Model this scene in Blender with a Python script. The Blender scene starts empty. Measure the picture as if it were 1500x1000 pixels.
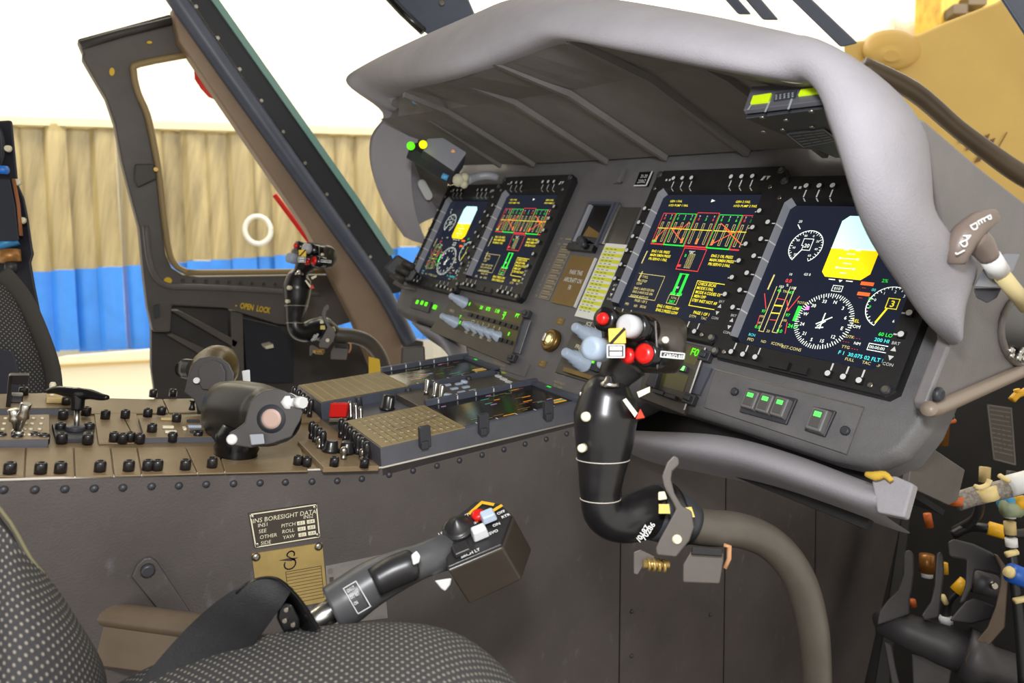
DOF = True
EXPO = 0.3
WORLDS = .85
FLASH = 4.0
HANG = 235
BAY = 250
import bpy, bmesh, math, random
from mathutils import Vector as V, Matrix
random.seed(7)
# ------------------------------------------------------------------ camera frame (solved from the photograph)
CM = Matrix(((0.8107486288645142, 0.07738330737080418, 0.5802572572012057),
             (-0.5623913636735035, -0.1721741184211448, 0.8087471959836146),
             (0.1624888145681651, -0.982022350400569, -0.0960702266780672)))
ZO = 1.4
CAM = V((-0.6378855654244298, -0.3809475672329058, -0.049451233143746595 + ZO))
FPX = 1000.0
pi = math.pi
def ray(x, y): return CM @ V(((x-750)/FPX, (y-500)/FPX, 1.0))
def at(x, y, d): return CAM + ray(x, y)*d
def oX(x, y, v): r = ray(x, y); return CAM + r*((v-CAM.x)/r.x)
def oY(x, y, v): r = ray(x, y); return CAM + r*((v-CAM.y)/r.y)
def oZ(x, y, v): r = ray(x, y); return CAM + r*((v+ZO-CAM.z)/r.z)   # v measured from the panel centre height
class Plane:
    def __init__(s, O, e1, e2):
        s.O = V(O); s.e1 = V(e1).normalized(); n = s.e1.cross(V(e2)).normalized()
        s.n = n; s.e2 = n.cross(s.e1).normalized()
    def hit(s, x, y, h=0.0):
        r = ray(x, y); t = (h-(CAM-s.O).dot(s.n))/r.dot(s.n); return CAM + r*t
    def l(s, x, y, h=0.0):
        P = s.hit(x, y, h)-s.O; return (P.dot(s.e1), P.dot(s.e2))
    def w(s, a, b, h=0.0): return s.O + s.e1*a + s.e2*b + s.n*h
    def moved(s, a, b, h=0.0): return Plane(s.w(a, b, h), s.e1, s.e2)
def plane3(a, b, c):   # e1 along a->b, c on the upper side
    return Plane(a, b-a, c-a)
# ------------------------------------------------------------------ materials
def lin(c):
    o = []
    for v in c[:3]:
        v = v/255.0
        o.append(v/12.92 if v <= .04045 else ((v+.055)/1.055)**2.4)
    return (o[0], o[1], o[2], 1)
MATS = {}
def mat(name, col, rough=.6, metal=0, noise=0, scale=40, bump=0, bscale=400, emit=0, spec=.5, col2=None, coat=0, alpha=1, trans=0, stretch=None):
    m = bpy.data.materials.new(name); m.use_nodes = True
    nt = m.node_tree; b = nt.nodes['Principled BSDF']; N = nt.nodes; L = nt.links
    c = lin(col)
    b.inputs['Base Color'].default_value = c
    b.inputs['Roughness'].default_value = rough; b.inputs['Metallic'].default_value = metal
    b.inputs['Specular IOR Level'].default_value = spec
    if coat: b.inputs['Coat Weight'].default_value = coat
    if alpha < 1: b.inputs['Alpha'].default_value = alpha
    if trans: b.inputs['Transmission Weight'].default_value = trans
    if emit:
        b.inputs['Emission Color'].default_value = c; b.inputs['Emission Strength'].default_value = emit
    if noise or bump:
        tc = N.new('ShaderNodeTexCoord'); src = tc.outputs['Object']
        if stretch:
            mp = N.new('ShaderNodeMapping'); mp.inputs['Scale'].default_value = stretch
            L.new(src, mp.inputs['Vector']); src = mp.outputs['Vector']
    if noise:
        t = N.new('ShaderNodeTexNoise'); t.inputs['Scale'].default_value = scale; t.inputs['Detail'].default_value = 6
        t.inputs['Roughness'].default_value = .65
        L.new(src, t.inputs['Vector'])
        r = N.new('ShaderNodeValToRGB'); r.color_ramp.elements[0].position = .3; r.color_ramp.elements[1].position = .72
        d = lin(col2) if col2 else tuple(min(1, v*(1+noise*1.6)+noise*.004) for v in c[:3])+(1,)
        r.color_ramp.elements[0].color = tuple(v*(1-noise) for v in c[:3])+(1,) if not col2 else c
        r.color_ramp.elements[1].color = d
        L.new(t.outputs['Fac'], r.inputs['Fac']); L.new(r.outputs['Color'], b.inputs['Base Color'])
    if bump:
        t2 = N.new('ShaderNodeTexNoise'); t2.inputs['Scale'].default_value = bscale; t2.inputs['Detail'].default_value = 3
        L.new(src, t2.inputs['Vector'])
        bp = N.new('ShaderNodeBump'); bp.inputs['Strength'].default_value = bump; bp.inputs['Distance'].default_value = .002
        L.new(t2.outputs['Fac'], bp.inputs['Height']); L.new(bp.outputs['Normal'], b.inputs['Normal'])
    MATS[name] = m
    return m
# ------------------------------------------------------------------ mesh builder
TXT = {}
def glyphs(s, bold=0.0):
    k = (s, bold)
    if k in TXT: return TXT[k]
    cu = bpy.data.curves.new('lettering', 'FONT'); cu.body = s; cu.size = 1; cu.resolution_u = 2; cu.fill_mode = 'FRONT'; cu.offset = bold
    o = bpy.data.objects.new('lettering', cu); bpy.context.scene.collection.objects.link(o)
    dg = bpy.context.evaluated_depsgraph_get()
    me = bpy.data.meshes.new_from_object(o.evaluated_get(dg))
    vs = [(v.co.x, v.co.y) for v in me.vertices]; fs = [tuple(p.vertices) for p in me.polygons]
    bpy.data.objects.remove(o); bpy.data.curves.remove(cu); bpy.data.meshes.remove(me)
    if vs:
        x0 = min(v[0] for v in vs); x1 = max(v[0] for v in vs); y1 = max(v[1] for v in vs)
    else: x0 = x1 = 0; y1 = 1
    TXT[k] = (vs, fs, x0, x1, y1)
    return TXT[k]
class MB:
    def __init__(s): s.v = []; s.f = []; s.m = 0; s.sm = False
    def mat(s, i): s.m = i; return s
    def smooth(s, b=True): s.sm = b; return s
    def add(s, vs, fs):
        o = len(s.v); s.v += [V(p) for p in vs]
        for f in fs: s.f.append((tuple(o+i for i in f), s.m, s.sm))
        return s
    def box(s, c, a, b, d):   # centre and three half vectors
        c = V(c); a = V(a); b = V(b); d = V(d)
        vs = [c+a*i+b*j+d*k for k in (-1, 1) for j in (-1, 1) for i in (-1, 1)]
        fs = [(0, 2, 3, 1), (4, 5, 7, 6), (0, 1, 5, 4), (2, 6, 7, 3), (0, 4, 6, 2), (1, 3, 7, 5)]
        if a.cross(b).dot(d) < 0: fs = [f[::-1] for f in fs]
        return s.add(vs, fs)
    def prism(s, base, top):  # two matching loops
        n = len(base); vs = list(base)+list(top)
        nb = (V(base[1])-V(base[0])).cross(V(base[2])-V(base[1]))
        fs = [tuple(range(n))[::-1], tuple(range(n, 2*n))]+[(i, (i+1) % n, n+(i+1) % n, n+i) for i in range(n)]
        c = sum((V(p) for p in base), V())/n; area = V()
        for i in range(n): area += (V(base[i])-c).cross(V(base[(i+1) % n])-c)
        c2 = sum((V(p) for p in top), V())/n
        if area.dot(c2-c) < 0: fs = [f[::-1] for f in fs]
        return s.add(vs, fs)
    def ext(s, loop, vec):
        vec = V(vec); return s.prism([V(p) for p in loop], [V(p)+vec for p in loop])
    def poly(s, pts): return s.add(pts, [tuple(range(len(pts)))])
    def frame(s, d):
        d = V(d).normalized(); u = V((0, 0, 1)) if abs(d.z) < .9 else V((1, 0, 0))
        a = d.cross(u).normalized(); return a, d.cross(a)
    def lathe(s, p, d, prof, n=20, caps=True):
        p = V(p); d = V(d).normalized(); a, b = s.frame(d); vs = []; fs = []
        for t, r in prof:
            for i in range(n):
                w = 2*pi*i/n; vs.append(p+d*t+(a*math.cos(w)+b*math.sin(w))*r)
        for k in range(len(prof)-1):
            for i in range(n):
                j = (i+1) % n; fs.append((k*n+i, k*n+j, (k+1)*n+j, (k+1)*n+i))
        sm = s.sm
        s.add(vs, fs)
        if caps:
            o = len(s.v)-len(vs); m = (len(prof)-1)*n
            s.f.append((tuple(o+i for i in range(n))[::-1], s.m, False))
            s.f.append((tuple(o+m+i for i in range(n)), s.m, False))
        return s
    def cyl(s, p, q, r0, r1=None, n=16):
        p = V(p); q = V(q); r1 = r0 if r1 is None else r1; L = (q-p).length
        sm = s.sm; s.sm = True; s.lathe(p, q-p, [(0, r0), (L, r1)], n); s.sm = sm; return s
    def tube(s, pts, r, n=12, caps=True, smooth=True, spl=0, flat=None):
        pts = [V(p) for p in pts]; k = len(pts)
        rs = list(r) if isinstance(r, (list, tuple)) else [r]*k
        if spl: pts, rs = spline(pts, rs, spl)
        k = len(pts); vs = []; fs = []
        d0 = (pts[1]-pts[0]).normalized(); a, b = s.frame(d0)
        if flat is not None:
            b = (V(flat[0])-d0*V(flat[0]).dot(d0)).normalized(); a = b.cross(d0)
        for i in range(k):
            d = (pts[min(i+1, k-1)]-pts[max(i-1, 0)]).normalized()
            a = (a-d*a.dot(d)).normalized(); b = d.cross(a)
            kb = flat[1] if flat is not None else 1
            for j in range(n):
                w = 2*pi*j/n; vs.append(pts[i]+(a*math.cos(w)+b*math.sin(w)*kb)*rs[i])
        for i in range(k-1):
            for j in range(n):
                q = (j+1) % n; fs.append((i*n+j, i*n+q, (i+1)*n+q, (i+1)*n+j))
        if caps: fs += [tuple(range(n))[::-1], tuple((k-1)*n+j for j in range(n))]
        sm = s.sm; s.sm = smooth; s.add(vs, fs); s.sm = sm; return s
    def ball(s, c, r, n=12, sq=None):
        c = V(c); prof = []; a = V((1, 0, 0)); vs = []; fs = []; m = n//2
        R = r if isinstance(r, (tuple, list, V)) else (r, r, r)
        for i in range(m+1):
            t = pi*i/m
            for j in range(n):
                w = 2*pi*j/n; vs.append(c+V((R[0]*math.sin(t)*math.cos(w), R[1]*math.sin(t)*math.sin(w), R[2]*math.cos(t))))
        for i in range(m):
            for j in range(n):
                q = (j+1) % n; fs.append((i*n+j, (i+1)*n+j, (i+1)*n+q, i*n+q))
        sm = s.sm; s.sm = True; s.add(vs, fs); s.sm = sm; return s
    def grid(s, rows, smooth=True, closed=False):
        n = len(rows[0]); vs = [p for r in rows for p in r]; fs = []
        for i in range(len(rows)-1):
            for j in range(n if closed else n-1):
                q = (j+1) % n; fs.append((i*n+j, i*n+q, (i+1)*n+q, (i+1)*n+j))
        sm = s.sm; s.sm = smooth; s.add(vs, fs); s.sm = sm; return s
    # flat marks on a plane
    def line(s, P, pts, w, h=.0003, closed=False):
        if closed: pts = list(pts)+[pts[0]]
        for (x0, y0), (x1, y1) in zip(pts[:-1], pts[1:]):
            dx, dy = x1-x0, y1-y0; L = math.hypot(dx, dy) or 1e-9; dx /= L; dy /= L
            e = w*.4; x0 -= dx*e; y0 -= dy*e; x1 += dx*e; y1 += dy*e; nx, ny = -dy*w/2, dx*w/2
            s.add([P.w(x0-nx, y0-ny, h), P.w(x1-nx, y1-ny, h), P.w(x1+nx, y1+ny, h), P.w(x0+nx, y0+ny, h)], [(0, 1, 2, 3)])
        return s
    def fill(s, P, pts, h=.0003):
        c = sum((pts[i][0]*pts[(i+1) % len(pts)][1]-pts[(i+1) % len(pts)][0]*pts[i][1]) for i in range(len(pts)))
        if c < 0: pts = pts[::-1]
        return s.poly([P.w(a, b, h) for a, b in pts])
    def rect(s, P, a0, b0, a1, b1, h=.0003): return s.fill(P, [(a0, b0), (a1, b0), (a1, b1), (a0, b1)], h)
    def disc(s, P, a, b, r, h=.0003, n=14, k=1): return s.fill(P, [(a+r*math.cos(2*pi*i/n), b+k*r*math.sin(2*pi*i/n)) for i in range(n)], h)
    def text(s, P, a, b, st, size, h=.0003, align='l', sx=1, rot=0, bold=0.0):
        vs, fs, x0, x1, y1 = glyphs(st, bold)
        k = size/.73; off = 0 if align == 'l' else (-(x1+x0)/2 if align == 'c' else -x1)
        co, si = math.cos(rot), math.sin(rot); out = []
        for x, y in vs:
            X = (x+off)*k*sx; Y = y*k; out.append(P.w(a+X*co-Y*si, b+X*si+Y*co, h))
        return s.add(out, fs)
    def slab(s, P, pts, h0, h1, inset=0):   # prism on a plane from local polygon
        c = (sum(p[0] for p in pts)/len(pts), sum(p[1] for p in pts)/len(pts))
        top = [(p[0]+(c[0]-p[0])*inset, p[1]+(c[1]-p[1])*inset) for p in pts]
        return s.prism([P.w(a, b, h0) for a, b in pts], [P.w(a, b, h1) for a, b in top])
    def rbox(s, P, a0, b0, a1, b1, h0, h1, inset=0): return s.slab(P, [(a0, b0), (a1, b0), (a1, b1), (a0, b1)], h0, h1, inset)
    def build(s, name, mats, parent=None, bevel=0, seg=2, sub=0, angle=35, loc=None):
        if not isinstance(mats, (list, tuple)): mats = [mats]
        if parent is not None: org = WORLD[parent.name]
        elif loc is not None: org = V(loc)
        else:
            lo = [min(v[i] for v in s.v) for i in range(3)]; hi = [max(v[i] for v in s.v) for i in range(3)]
            org = V(((lo[0]+hi[0])/2, (lo[1]+hi[1])/2, lo[2]))
        me = bpy.data.meshes.new(name); me.from_pydata([v-org for v in s.v], [], [f[0] for f in s.f])
        for m in mats: me.materials.append(m)
        for p, f in zip(me.polygons, s.f): p.material_index = min(f[1], len(mats)-1); p.use_smooth = f[2]
        me.validate(); me.update()
        o = bpy.data.objects.new(name, me); bpy.context.scene.collection.objects.link(o)
        if parent is not None: o.parent = parent; WORLD[o.name] = org
        else: o.location = org; WORLD[o.name] = org
        if bevel:
            b = o.modifiers.new('bevel', 'BEVEL'); b.width = bevel; b.segments = seg; b.limit_method = 'ANGLE'; b.angle_limit = math.radians(angle); b.harden_normals = True
            for p in me.polygons: p.use_smooth = True
        if sub:
            q = o.modifiers.new('sub', 'SUBSURF'); q.levels = sub; q.render_levels = sub
        return o
WORLD = {}
def spline(pts, rs, n):
    k = len(pts); op = []; orr = []
    for i in range(k-1):
        p0, p1, p2, p3 = pts[max(i-1, 0)], pts[i], pts[i+1], pts[min(i+2, k-1)]
        for j in range(n):
            t = j/n; a = 2*p1; b = p2-p0; c = 2*p0-5*p1+4*p2-p3; d = 3*p1-p0-3*p2+p3
            op.append((a+b*t+c*t*t+d*t*t*t)*.5); orr.append(rs[i]*(1-t)+rs[i+1]*t)
    op.append(pts[-1]); orr.append(rs[-1]); return op, orr
def spl2(pts, n):
    o, _ = spline([V((p[0], p[1], 0)) for p in pts], [0]*len(pts), n); return [(p.x, p.y) for p in o]
def tag(o, label, cat, group=None, kind=None):
    if label: o['label'] = label
    if cat: o['category'] = cat
    if group: o['group'] = group
    if kind: o['kind'] = kind
    return o
def thing(name, label, cat, loc, group=None):
    o = bpy.data.objects.new(name, None); bpy.context.scene.collection.objects.link(o)
    o.location = V(loc); o.empty_display_size = .02; WORLD[o.name] = V(loc)
    return tag(o, label, cat, group)
def struct(o): o['kind'] = 'structure'; return o
def copy_tree(o, delta, parent=None, label=None, group=None):
    c = o.copy(); bpy.context.scene.collection.objects.link(c)
    if parent is None: c.location = o.location+V(delta)
    else: c.parent = parent
    WORLD[c.name] = WORLD[o.name]+V(delta)
    if label: c['label'] = label
    if group: c['group'] = group
    for ch in list(o.children): copy_tree(ch, delta, c)
    return c
# ------------------------------------------------------------------ materials used everywhere
m_panel = mat('panel_grey_paint', (100, 98, 99), .5, noise=.1, scale=30, bump=.25, bscale=900)
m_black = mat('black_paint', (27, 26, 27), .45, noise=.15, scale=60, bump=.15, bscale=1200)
m_gloss = mat('gloss_black', (16, 16, 18), .22)
m_dark = mat('dark_grey_plastic', (52, 53, 58), .45, noise=.12, scale=80)
m_blue = mat('blue_grey_metal', (74, 77, 88), .42, noise=.1, scale=60)
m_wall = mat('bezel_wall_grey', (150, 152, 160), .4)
m_white = mat('white_paint', (216, 216, 214), .5)
m_cream = mat('cream_lettering', (226, 218, 190), .6)
m_tan = mat('tan_lettering', (190, 166, 112), .6)
m_knob = mat('pale_blue_knob', (172, 186, 204), .4, noise=.08, scale=50)
m_steel = mat('brushed_steel', (190, 188, 182), .28, metal=1, noise=.1, scale=30)
m_scr = mat('bright_screw', (170, 165, 155), .35, metal=1)
m_red = mat('red_plastic', (205, 28, 24), .3)
m_olive = mat('olive_screen', (82, 78, 30), .2)
m_brown = mat('brown_placard', (122, 96, 44), .5, noise=.08, scale=30)
m_screen = mat('display_glass', (36, 40, 54), .12, spec=.1, emit=.75)
m_screen.node_tree.nodes['Principled BSDF'].inputs['Base Color'].default_value = lin((12, 13, 20))
def em(n, c, s): return mat(n, c, .6, emit=s)
e_white = em('lit_white', (225, 232, 220), .75)
e_cyan = em('lit_cyan', (70, 205, 205), .8)
e_sky = em('lit_sky', (196, 240, 238), .85)
e_yel = em('lit_yellow', (246, 208, 10), .85)
e_yt = em('lit_yellow_text', (222, 205, 40), .8)
e_grn = em('lit_green', (40, 214, 60), .8)
e_red = em('lit_red', (222, 60, 60), .75)
e_org = em('lit_orange', (236, 96, 40), .85)
e_mag = em('lit_magenta', (220, 120, 220), .8)
e_tan = em('lit_tan', (196, 182, 112), .7)
e_led = em('lit_led_green', (90, 235, 20), 1.0)
SCRM = [m_screen, e_white, e_cyan, e_sky, e_yel, e_yt, e_grn, e_red, e_org, e_mag, e_tan]
WH, CY, SK, YE, YT, GR, RD, OR, MG, TN = range(1, 11)
# ------------------------------------------------------------------ panel planes
UP = V((0.3036398138791982, 0, 0.9527868929762869))
PP = Plane((0, 0, ZO), (0, -1, 0), UP)           # plane of the display bezels
PF = PP.moved(0, 0, -.012)                       # instrument panel face
MOFF = [(-.7635, .0005), (-.5698, .0138), (-.1947, .0135), (0, 0)]
# ------------------------------------------------------------------ displays
def bezel_mesh():
    b = MB()
    O = [(-.0965, -.096), (-.086, -.106), (.094, -.106), (.101, -.099), (.101, .104), (.093, .113), (-.088, .113), (-.0965, .104)]
    I = [(-.081, -.079), (-.0745, -.085), (.0745, -.085), (.081, -.079), (.081, .080), (.0745, .086), (-.0745, .086), (-.081, .080)]
    S = [(-.0785, -.0765), (-.073, -.0815), (.073, -.0815), (.0785, -.0765), (.0785, .077), (.073, .082), (-.073, .082), (-.0785, .077)]
    n = 8
    vs = [PP.w(a, c, -.016) for a, c in O]+[PP.w(a, c, -.0015) for a, c in O]
    O2 = [(a*.99, c*.99) for a, c in O]
    vs += [PP.w(a, c, 0) for a, c in O2]+[PP.w(a, c, 0) for a, c in I]
    fs = []
    for k in range(3):
        for i in range(n): fs.append((k*n+i, k*n+(i+1) % n, (k+1)*n+(i+1) % n, (k+1)*n+i))
    b.add(vs, fs)
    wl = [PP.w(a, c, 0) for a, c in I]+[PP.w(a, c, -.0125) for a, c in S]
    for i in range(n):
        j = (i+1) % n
        b.m = 2 if i == 6 or i == 7 else (0 if i != 2 else 3)  # left wall paler: the flash light on it is put into the colour
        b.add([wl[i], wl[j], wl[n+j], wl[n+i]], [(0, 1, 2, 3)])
    b.m = 1
    # white leader marks on face and walls
    for x in (-.0605, -.0455, -.0305, .0305, .0455, .0605):
        b.line(PP, [(x, .0955), (x, .0872)], .0016)
        p, q = PP.w(x-.0008, .0858, -.0003), PP.w(x+.0008, .0858, -.0003)
        p2, q2 = PP.w(x-.0008, .0826, -.011), PP.w(x+.0008, .0826, -.011)
        b.poly([p, p2, q2, q])
    for x in (-.0692, -.0545, -.0395, .0395, .0545, .0692):
        b.line(PP, [(x, -.0925), (x, -.0865)], .0016)
        p, q = PP.w(x-.0008, -.0848, -.0003), PP.w(x+.0008, -.0848, -.0003)
        b.poly([p, q, PP.w(x+.0008, -.0818, -.011), PP.w(x-.0008, -.0818, -.011)])
    for k in range(6):
        y = .0544-.02057*k
        b.line(PP, [(-.0865, y), (-.082, y)], .0014); b.line(PP, [(.082, y), (.0865, y)], .0014)
        b.poly([PP.w(-.0808, y+.0008, -.0003), PP.w(-.0808, y-.0008, -.0003), PP.w(-.0787, y-.0008, -.0115), PP.w(-.0787, y+.0008, -.0115)])
    # small legends in the corners
    for (x, y) in ((-.086, -.066), (.0865, -.066)):
        b.text(PP, x, y+.008, 'BRT', .003, align='c'); b.text(PP, x, y-.012, 'CON', .003, align='c')
        b.fill(PP, [(x-.0025, y+.002), (x+.0025, y+.002), (x, y+.0065)]); b.fill(PP, [(x-.0025, y-.0025), (x, y-.007), (x+.0025, y-.0025)])
    b.rect(PP, -.0765, .0965, -.0735, .0995); b.rect(PP, -.0705, .0965, -.0675, .0995)
    b.fill(PP, [(.071, .0945), (.0745, .0945), (.077, .1), (.0735, .1)]); b.fill(PP, [(.078, .1), (.083, .1), (.0795, .0945)])
    b.m = 0
    b.rbox(PP, -.022, -.1035, .0, -.0945, 0, .004, .1); b.rbox(PP, .002, -.1035, .02, -.0955, 0, .0028, .1)
    return b
def mfd_root(i, label):
    du, dv = MOFF[i]
    r = thing('multifunction_display', label, 'cockpit display', PP.w(0, -.1, -.012), 'multifunction displays across the instrument panel')
    return r
mfd4 = mfd_root(3, 'rightmost multifunction display with flight instruments, half behind the padded shield')
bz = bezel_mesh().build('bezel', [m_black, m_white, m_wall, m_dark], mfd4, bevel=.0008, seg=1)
BUT = [(x, .0985) for x in (-.0605, -.0455, -.0305, .0305, .0455, .0605)]+[(x, -.097) for x in (-.0692, -.0545, -.0395, .0395, .0545, .0692)]
BUT += [(s*.089, .0544-.02057*k) for s in (-1, 1) for k in range(6)]
b0 = None
for (x, y) in BUT:
    if b0 is None:
        b = MB(); b.rbox(PP, x-.0034, y-.0034, x+.0034, y+.0034, 0, .0035, .12); b.m = 1; b.disc(PP, x, y, .0027, .0037)
        b0 = b.build('softkey', [m_black, m_white], mfd4); ref = (x, y)
    else:
        c = b0.copy(); bpy.context.scene.collection.objects.link(c); c.parent = mfd4
        c.location = PP.e1*(x-ref[0])+PP.e2*(y-ref[1])
for (x, y) in ((-.079, -.0985), (.079, -.0985), (.0885, .0855), (-.0885, .0855)):
    b = MB(); b.smooth(); b.lathe(PP.w(x, y, 0), PP.n, [(0, .0026), (.0016, .0026), (.002, .002)], 10); b.build('light_sensor', m_scr, mfd4)
for (x, y) in ((.093, -.0995), (-.0905, -.0995), (.0945, .106), (-.0905, .106)):
    b = MB(); b.smooth(); b.lathe(PP.w(x, y, -.001), PP.n, [(0, .0048), (.003, .0048), (.0042, .0036)], 12); b.m = 1; b.disc(PP, x, y, .0028, .0033)
    b.build('corner_screw', [m_dark, m_scr], mfd4)
# ---- flight page, drawn on the glass of the right-hand display
S4 = PP.moved(0, 0, -.0108)
def L4(x, y): return S4.l(x, y, .0003)
def Ls(pts): return [L4(*p) for p in pts]
def dist(a, b): return math.hypot(a[0]-b[0], a[1]-b[1])
def ring(g, P, c, r, w, a0=0, a1=360, n=40):
    g.line(P, [(c[0]+r*math.sin(math.radians(a0+(a1-a0)*i/n)), c[1]+r*math.cos(math.radians(a0+(a1-a0)*i/n))) for i in range(n+1)], w)
def tick(g, P, c, r0, r1, a, w):
    s, k = math.sin(math.radians(a)), math.cos(math.radians(a)); g.line(P, [(c[0]+r0*s, c[1]+r0*k), (c[0]+r1*s, c[1]+r1*k)], w)
def flight_page():
    g = MB()
    g.rect(S4, -.0787, -.0817, .0787, .0822, 0)
    # attitude ball: sky over ground
    tl = L4(1238, 316); hl = L4(1216, 363); bl = L4(1203, 399); lo = L4(1250, 412)
    x0, x1 = bl[0]+.0005, .035
    g.m = SK; hy = hl[1]
    g.fill(S4, [(x0, hy), (x1, hy), (x1, tl[1]-.006), (x1-.006, tl[1]), (x0+.006, tl[1]), (x0, tl[1]-.006)], .0004)
    g.m = YE; by = bl[1]-.004
    g.fill(S4, [(x0, hy), (x0, by+.005), (x0+.005, by), (x1-.007, by), (x1, by+.007), (x1, hy)], .0004)
    g.m = WH; cx = (x0+x1)/2-.002
    g.line(S4, [(x0, hy), (x1, hy)], .0007, .0006)
    for k, w in ((1, .004), (2, .009), (3, .004), (4, .009), (5, .003)):
        g.line(S4, [(cx-w, hy-.0052*k), (cx+w, hy-.0052*k)], .0009, .0006)
        if w > .005: g.disc(S4, cx-w, hy-.0052*k, .0013, .0007, 8); g.disc(S4, cx+w, hy-.0052*k, .0013, .0007, 8)
    for s in (-1, 1): g.line(S4, [(cx+s*.004, hy-.0012), (cx+s*.008, hy-.0012), (cx+s*.008, hy+.001)], .001, .0007)
    for d in (-.009, .009): g.line(S4, [(cx+d-.003, by-.0022), (cx+d+.003, by-.0022)], .001)
    g.fill(S4, [(cx-.002, by-.0018), (cx+.002, by-.0018), (cx, by-.0045)])
    # airspeed dial
    c = L4(1180, 361); r = .0185
    ring(g, S4, c, r, .0008, -150, 150)
    for k in range(31): tick(g, S4, c, r-(.0032 if k % 3 == 0 else .0018), r, -150+10*k, .0006)
    for k in range(8):
        a = math.radians(-140+40*k); g.text(S4, c[0]+(r-.0055)*math.sin(a), c[1]+(r-.0055)*math.cos(a)-.001, str((k*20+20) % 100), .0026, align='c')
    g.line(S4, [(c[0]-.003, c[1]-.004), (c[0]-.003, c[1]+.001), (c[0]-.005, c[1]+.001), (c[0]-.005, c[1]+.009), (c[0]+.006, c[1]+.009), (c[0]+.006, c[1]-.004)], .0007, closed=True)
    g.text(S4, c[0]+.001, c[1]-.001, '20', .0045, align='c', bold=.01); g.line(S4, [(c[0]-.003, c[1]-.004), (c[0]-.0095, c[1]-.0155)], .0012)
    t = L4(1172, 326); g.text(S4, t[0], t[1], '20', .003, align='c'); g.line(S4, Ls([(1169, 329), (1172, 335)]), .001)
    t = L4(1177, 403); g.text(S4, t[0], t[1], 'GS 0', .0028); t = L4(1155, 403); g.text(S4, t[0], t[1], '10', .0028)
    # compass rose
    c = L4(1206, 470); r = dist(c, L4(1224, 428))*.94
    for k in range(72): tick(g, S4, c, r-(.0042 if k % 2 == 0 else .0028), r, 5*k, .0008)
    for k, s in enumerate(('N', '3', '6', 'E', '12', '15', 'S', '21', '24', 'W', '30', '33')):
        a = math.radians(30*k+12); g.text(S4, c[0]+(r-.008)*math.sin(a), c[1]+(r-.008)*math.cos(a)-.0016, s, .0036, align='c', bold=.01)
    for a, b in (((-.006, -.004), (.007, .005)), ((-.001, .008), (-.001, -.008)), ((-.005, -.008), (.002, -.0065)), ((.002, .0), (-.004, -.006))): g.line(S4, [(c[0]+a[0], c[1]+a[1]), (c[0]+b[0], c[1]+b[1])], .0012)
    t = (c[0]+.001, c[1]+r+.003); g.line(S4, [(t[0]-.005, t[1]), (t[0]+.005, t[1]), (t[0]+.005, t[1]+.006), (t[0]-.005, t[1]+.006)], .0006, closed=True); g.text(S4, t[0], t[1]+.0015, '010', .0032, align='c')
    g.m = MG; q = L4(1183, 452); g.fill(S4, [(q[0]-.003, q[1]-.002), (q[0]+.002, q[1]-.001), (q[0]+.001, q[1]+.003), (q[0]-.002, q[1]+.003)])
    # altimeter
    c = L4(1302, 450); r = .0205; g.m = WH
    ring(g, S4, c, r, .0008, -160, 130)
    for k in range(30): tick(g, S4, c, r-(.003 if k % 3 == 0 else .0015), r, -160+10*k, .0006)
    for k in range(7): a = math.radians(-70+36*k); g.text(S4, c[0]+(r-.005)*math.sin(a), c[1]+(r-.005)*math.cos(a)-.001, str(k), .0028, align='c')
    g.m = YT; g.line(S4, [(c[0]-.003, c[1]-.001), (c[0]+.007, c[1]-.001), (c[0]+.007, c[1]+.009), (c[0]-.003, c[1]+.009)], .0008, closed=True)
    g.text(S4, c[0]+.002, c[1]+.0008, '3', .0065, align='c', bold=.02); g.line(S4, [(c[0]-.0015, c[1]-.002), (c[0]-.0065, c[1]-.016)], .0018)
    # red flags, green and blue numbers
    g.m = OR
    for a, b in (((1262, 412), (1279, 419)), ((1257, 427), (1273, 434))):
        p, q = L4(*a), L4(*b); g.rect(S4, p[0], q[1], q[0], p[1]); 
    def tx(x, y, s, m, h=.003, bold=.0, al='l'):
        g.m = m; p = L4(x, y); g.text(S4, p[0], p[1], s, h, align=al, bold=bold)
    tx(1262, 422.5, '---', RD); tx(1257, 437, '---', RD); tx(1291, 413, '2%', GR, .0036, .01); tx(1276, 426, '00', CY); tx(1271, 439, '55', GR); tx(1272, 451, '9', GR)
    tx(1247, 471, 'REL', YT, .0034); tx(1245, 479, 'FOM', WH, .0034); tx(1286, 491, '60 LO', GR, .0036, .01); tx(1280, 499, '200 HI', CY, .0036, .01)
    tx(1238, 494, 'DTK', TN); tx(1250, 496, '- - -', RD); tx(1234, 501, '- - -', RD); tx(1250, 504, 'NM', WH); tx(1232, 509, 'TTG', TN); tx(1243, 511, '- - - -', RD)
    tx(1227, 518, 'F 1', CY, .0038, .01); tx(1241, 521, '30.075 02 FLT FLN', CY, .0038, .01); tx(1237, 527, 'FULL', TN); tx(1262, 532, 'TAC', TN); tx(1283, 537, '-JUMP', TN)
    q = L4(1271, 509); g.m = WH; g.line(S4, [(q[0], q[1]-.0018), (q[0]+.0195, q[1]-.0018), (q[0]+.0195, q[1]+.0045), (q[0], q[1]+.0045)], .0007, closed=True); g.text(S4, q[0]+.001, q[1], '00:00:00', .003)
    # torque tapes
    for a, b in (((1141, 420), (1115, 485)), ((1160, 420), (1136, 487))):
        p, q = L4(*a), L4(*b); x = (p[0]+q[0])/2
        g.m = TN; g.line(S4, [(x-.0028, q[1]), (x-.0028, p[1])], .0008); g.line(S4, [(x+.0028, q[1]), (x+.0028, p[1])], .0008); g.line(S4, [(x-.003, q[1]), (x+.003, q[1])], .0007)
    pl, pr = L4(1128, 452), L4(1149, 455)
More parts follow.
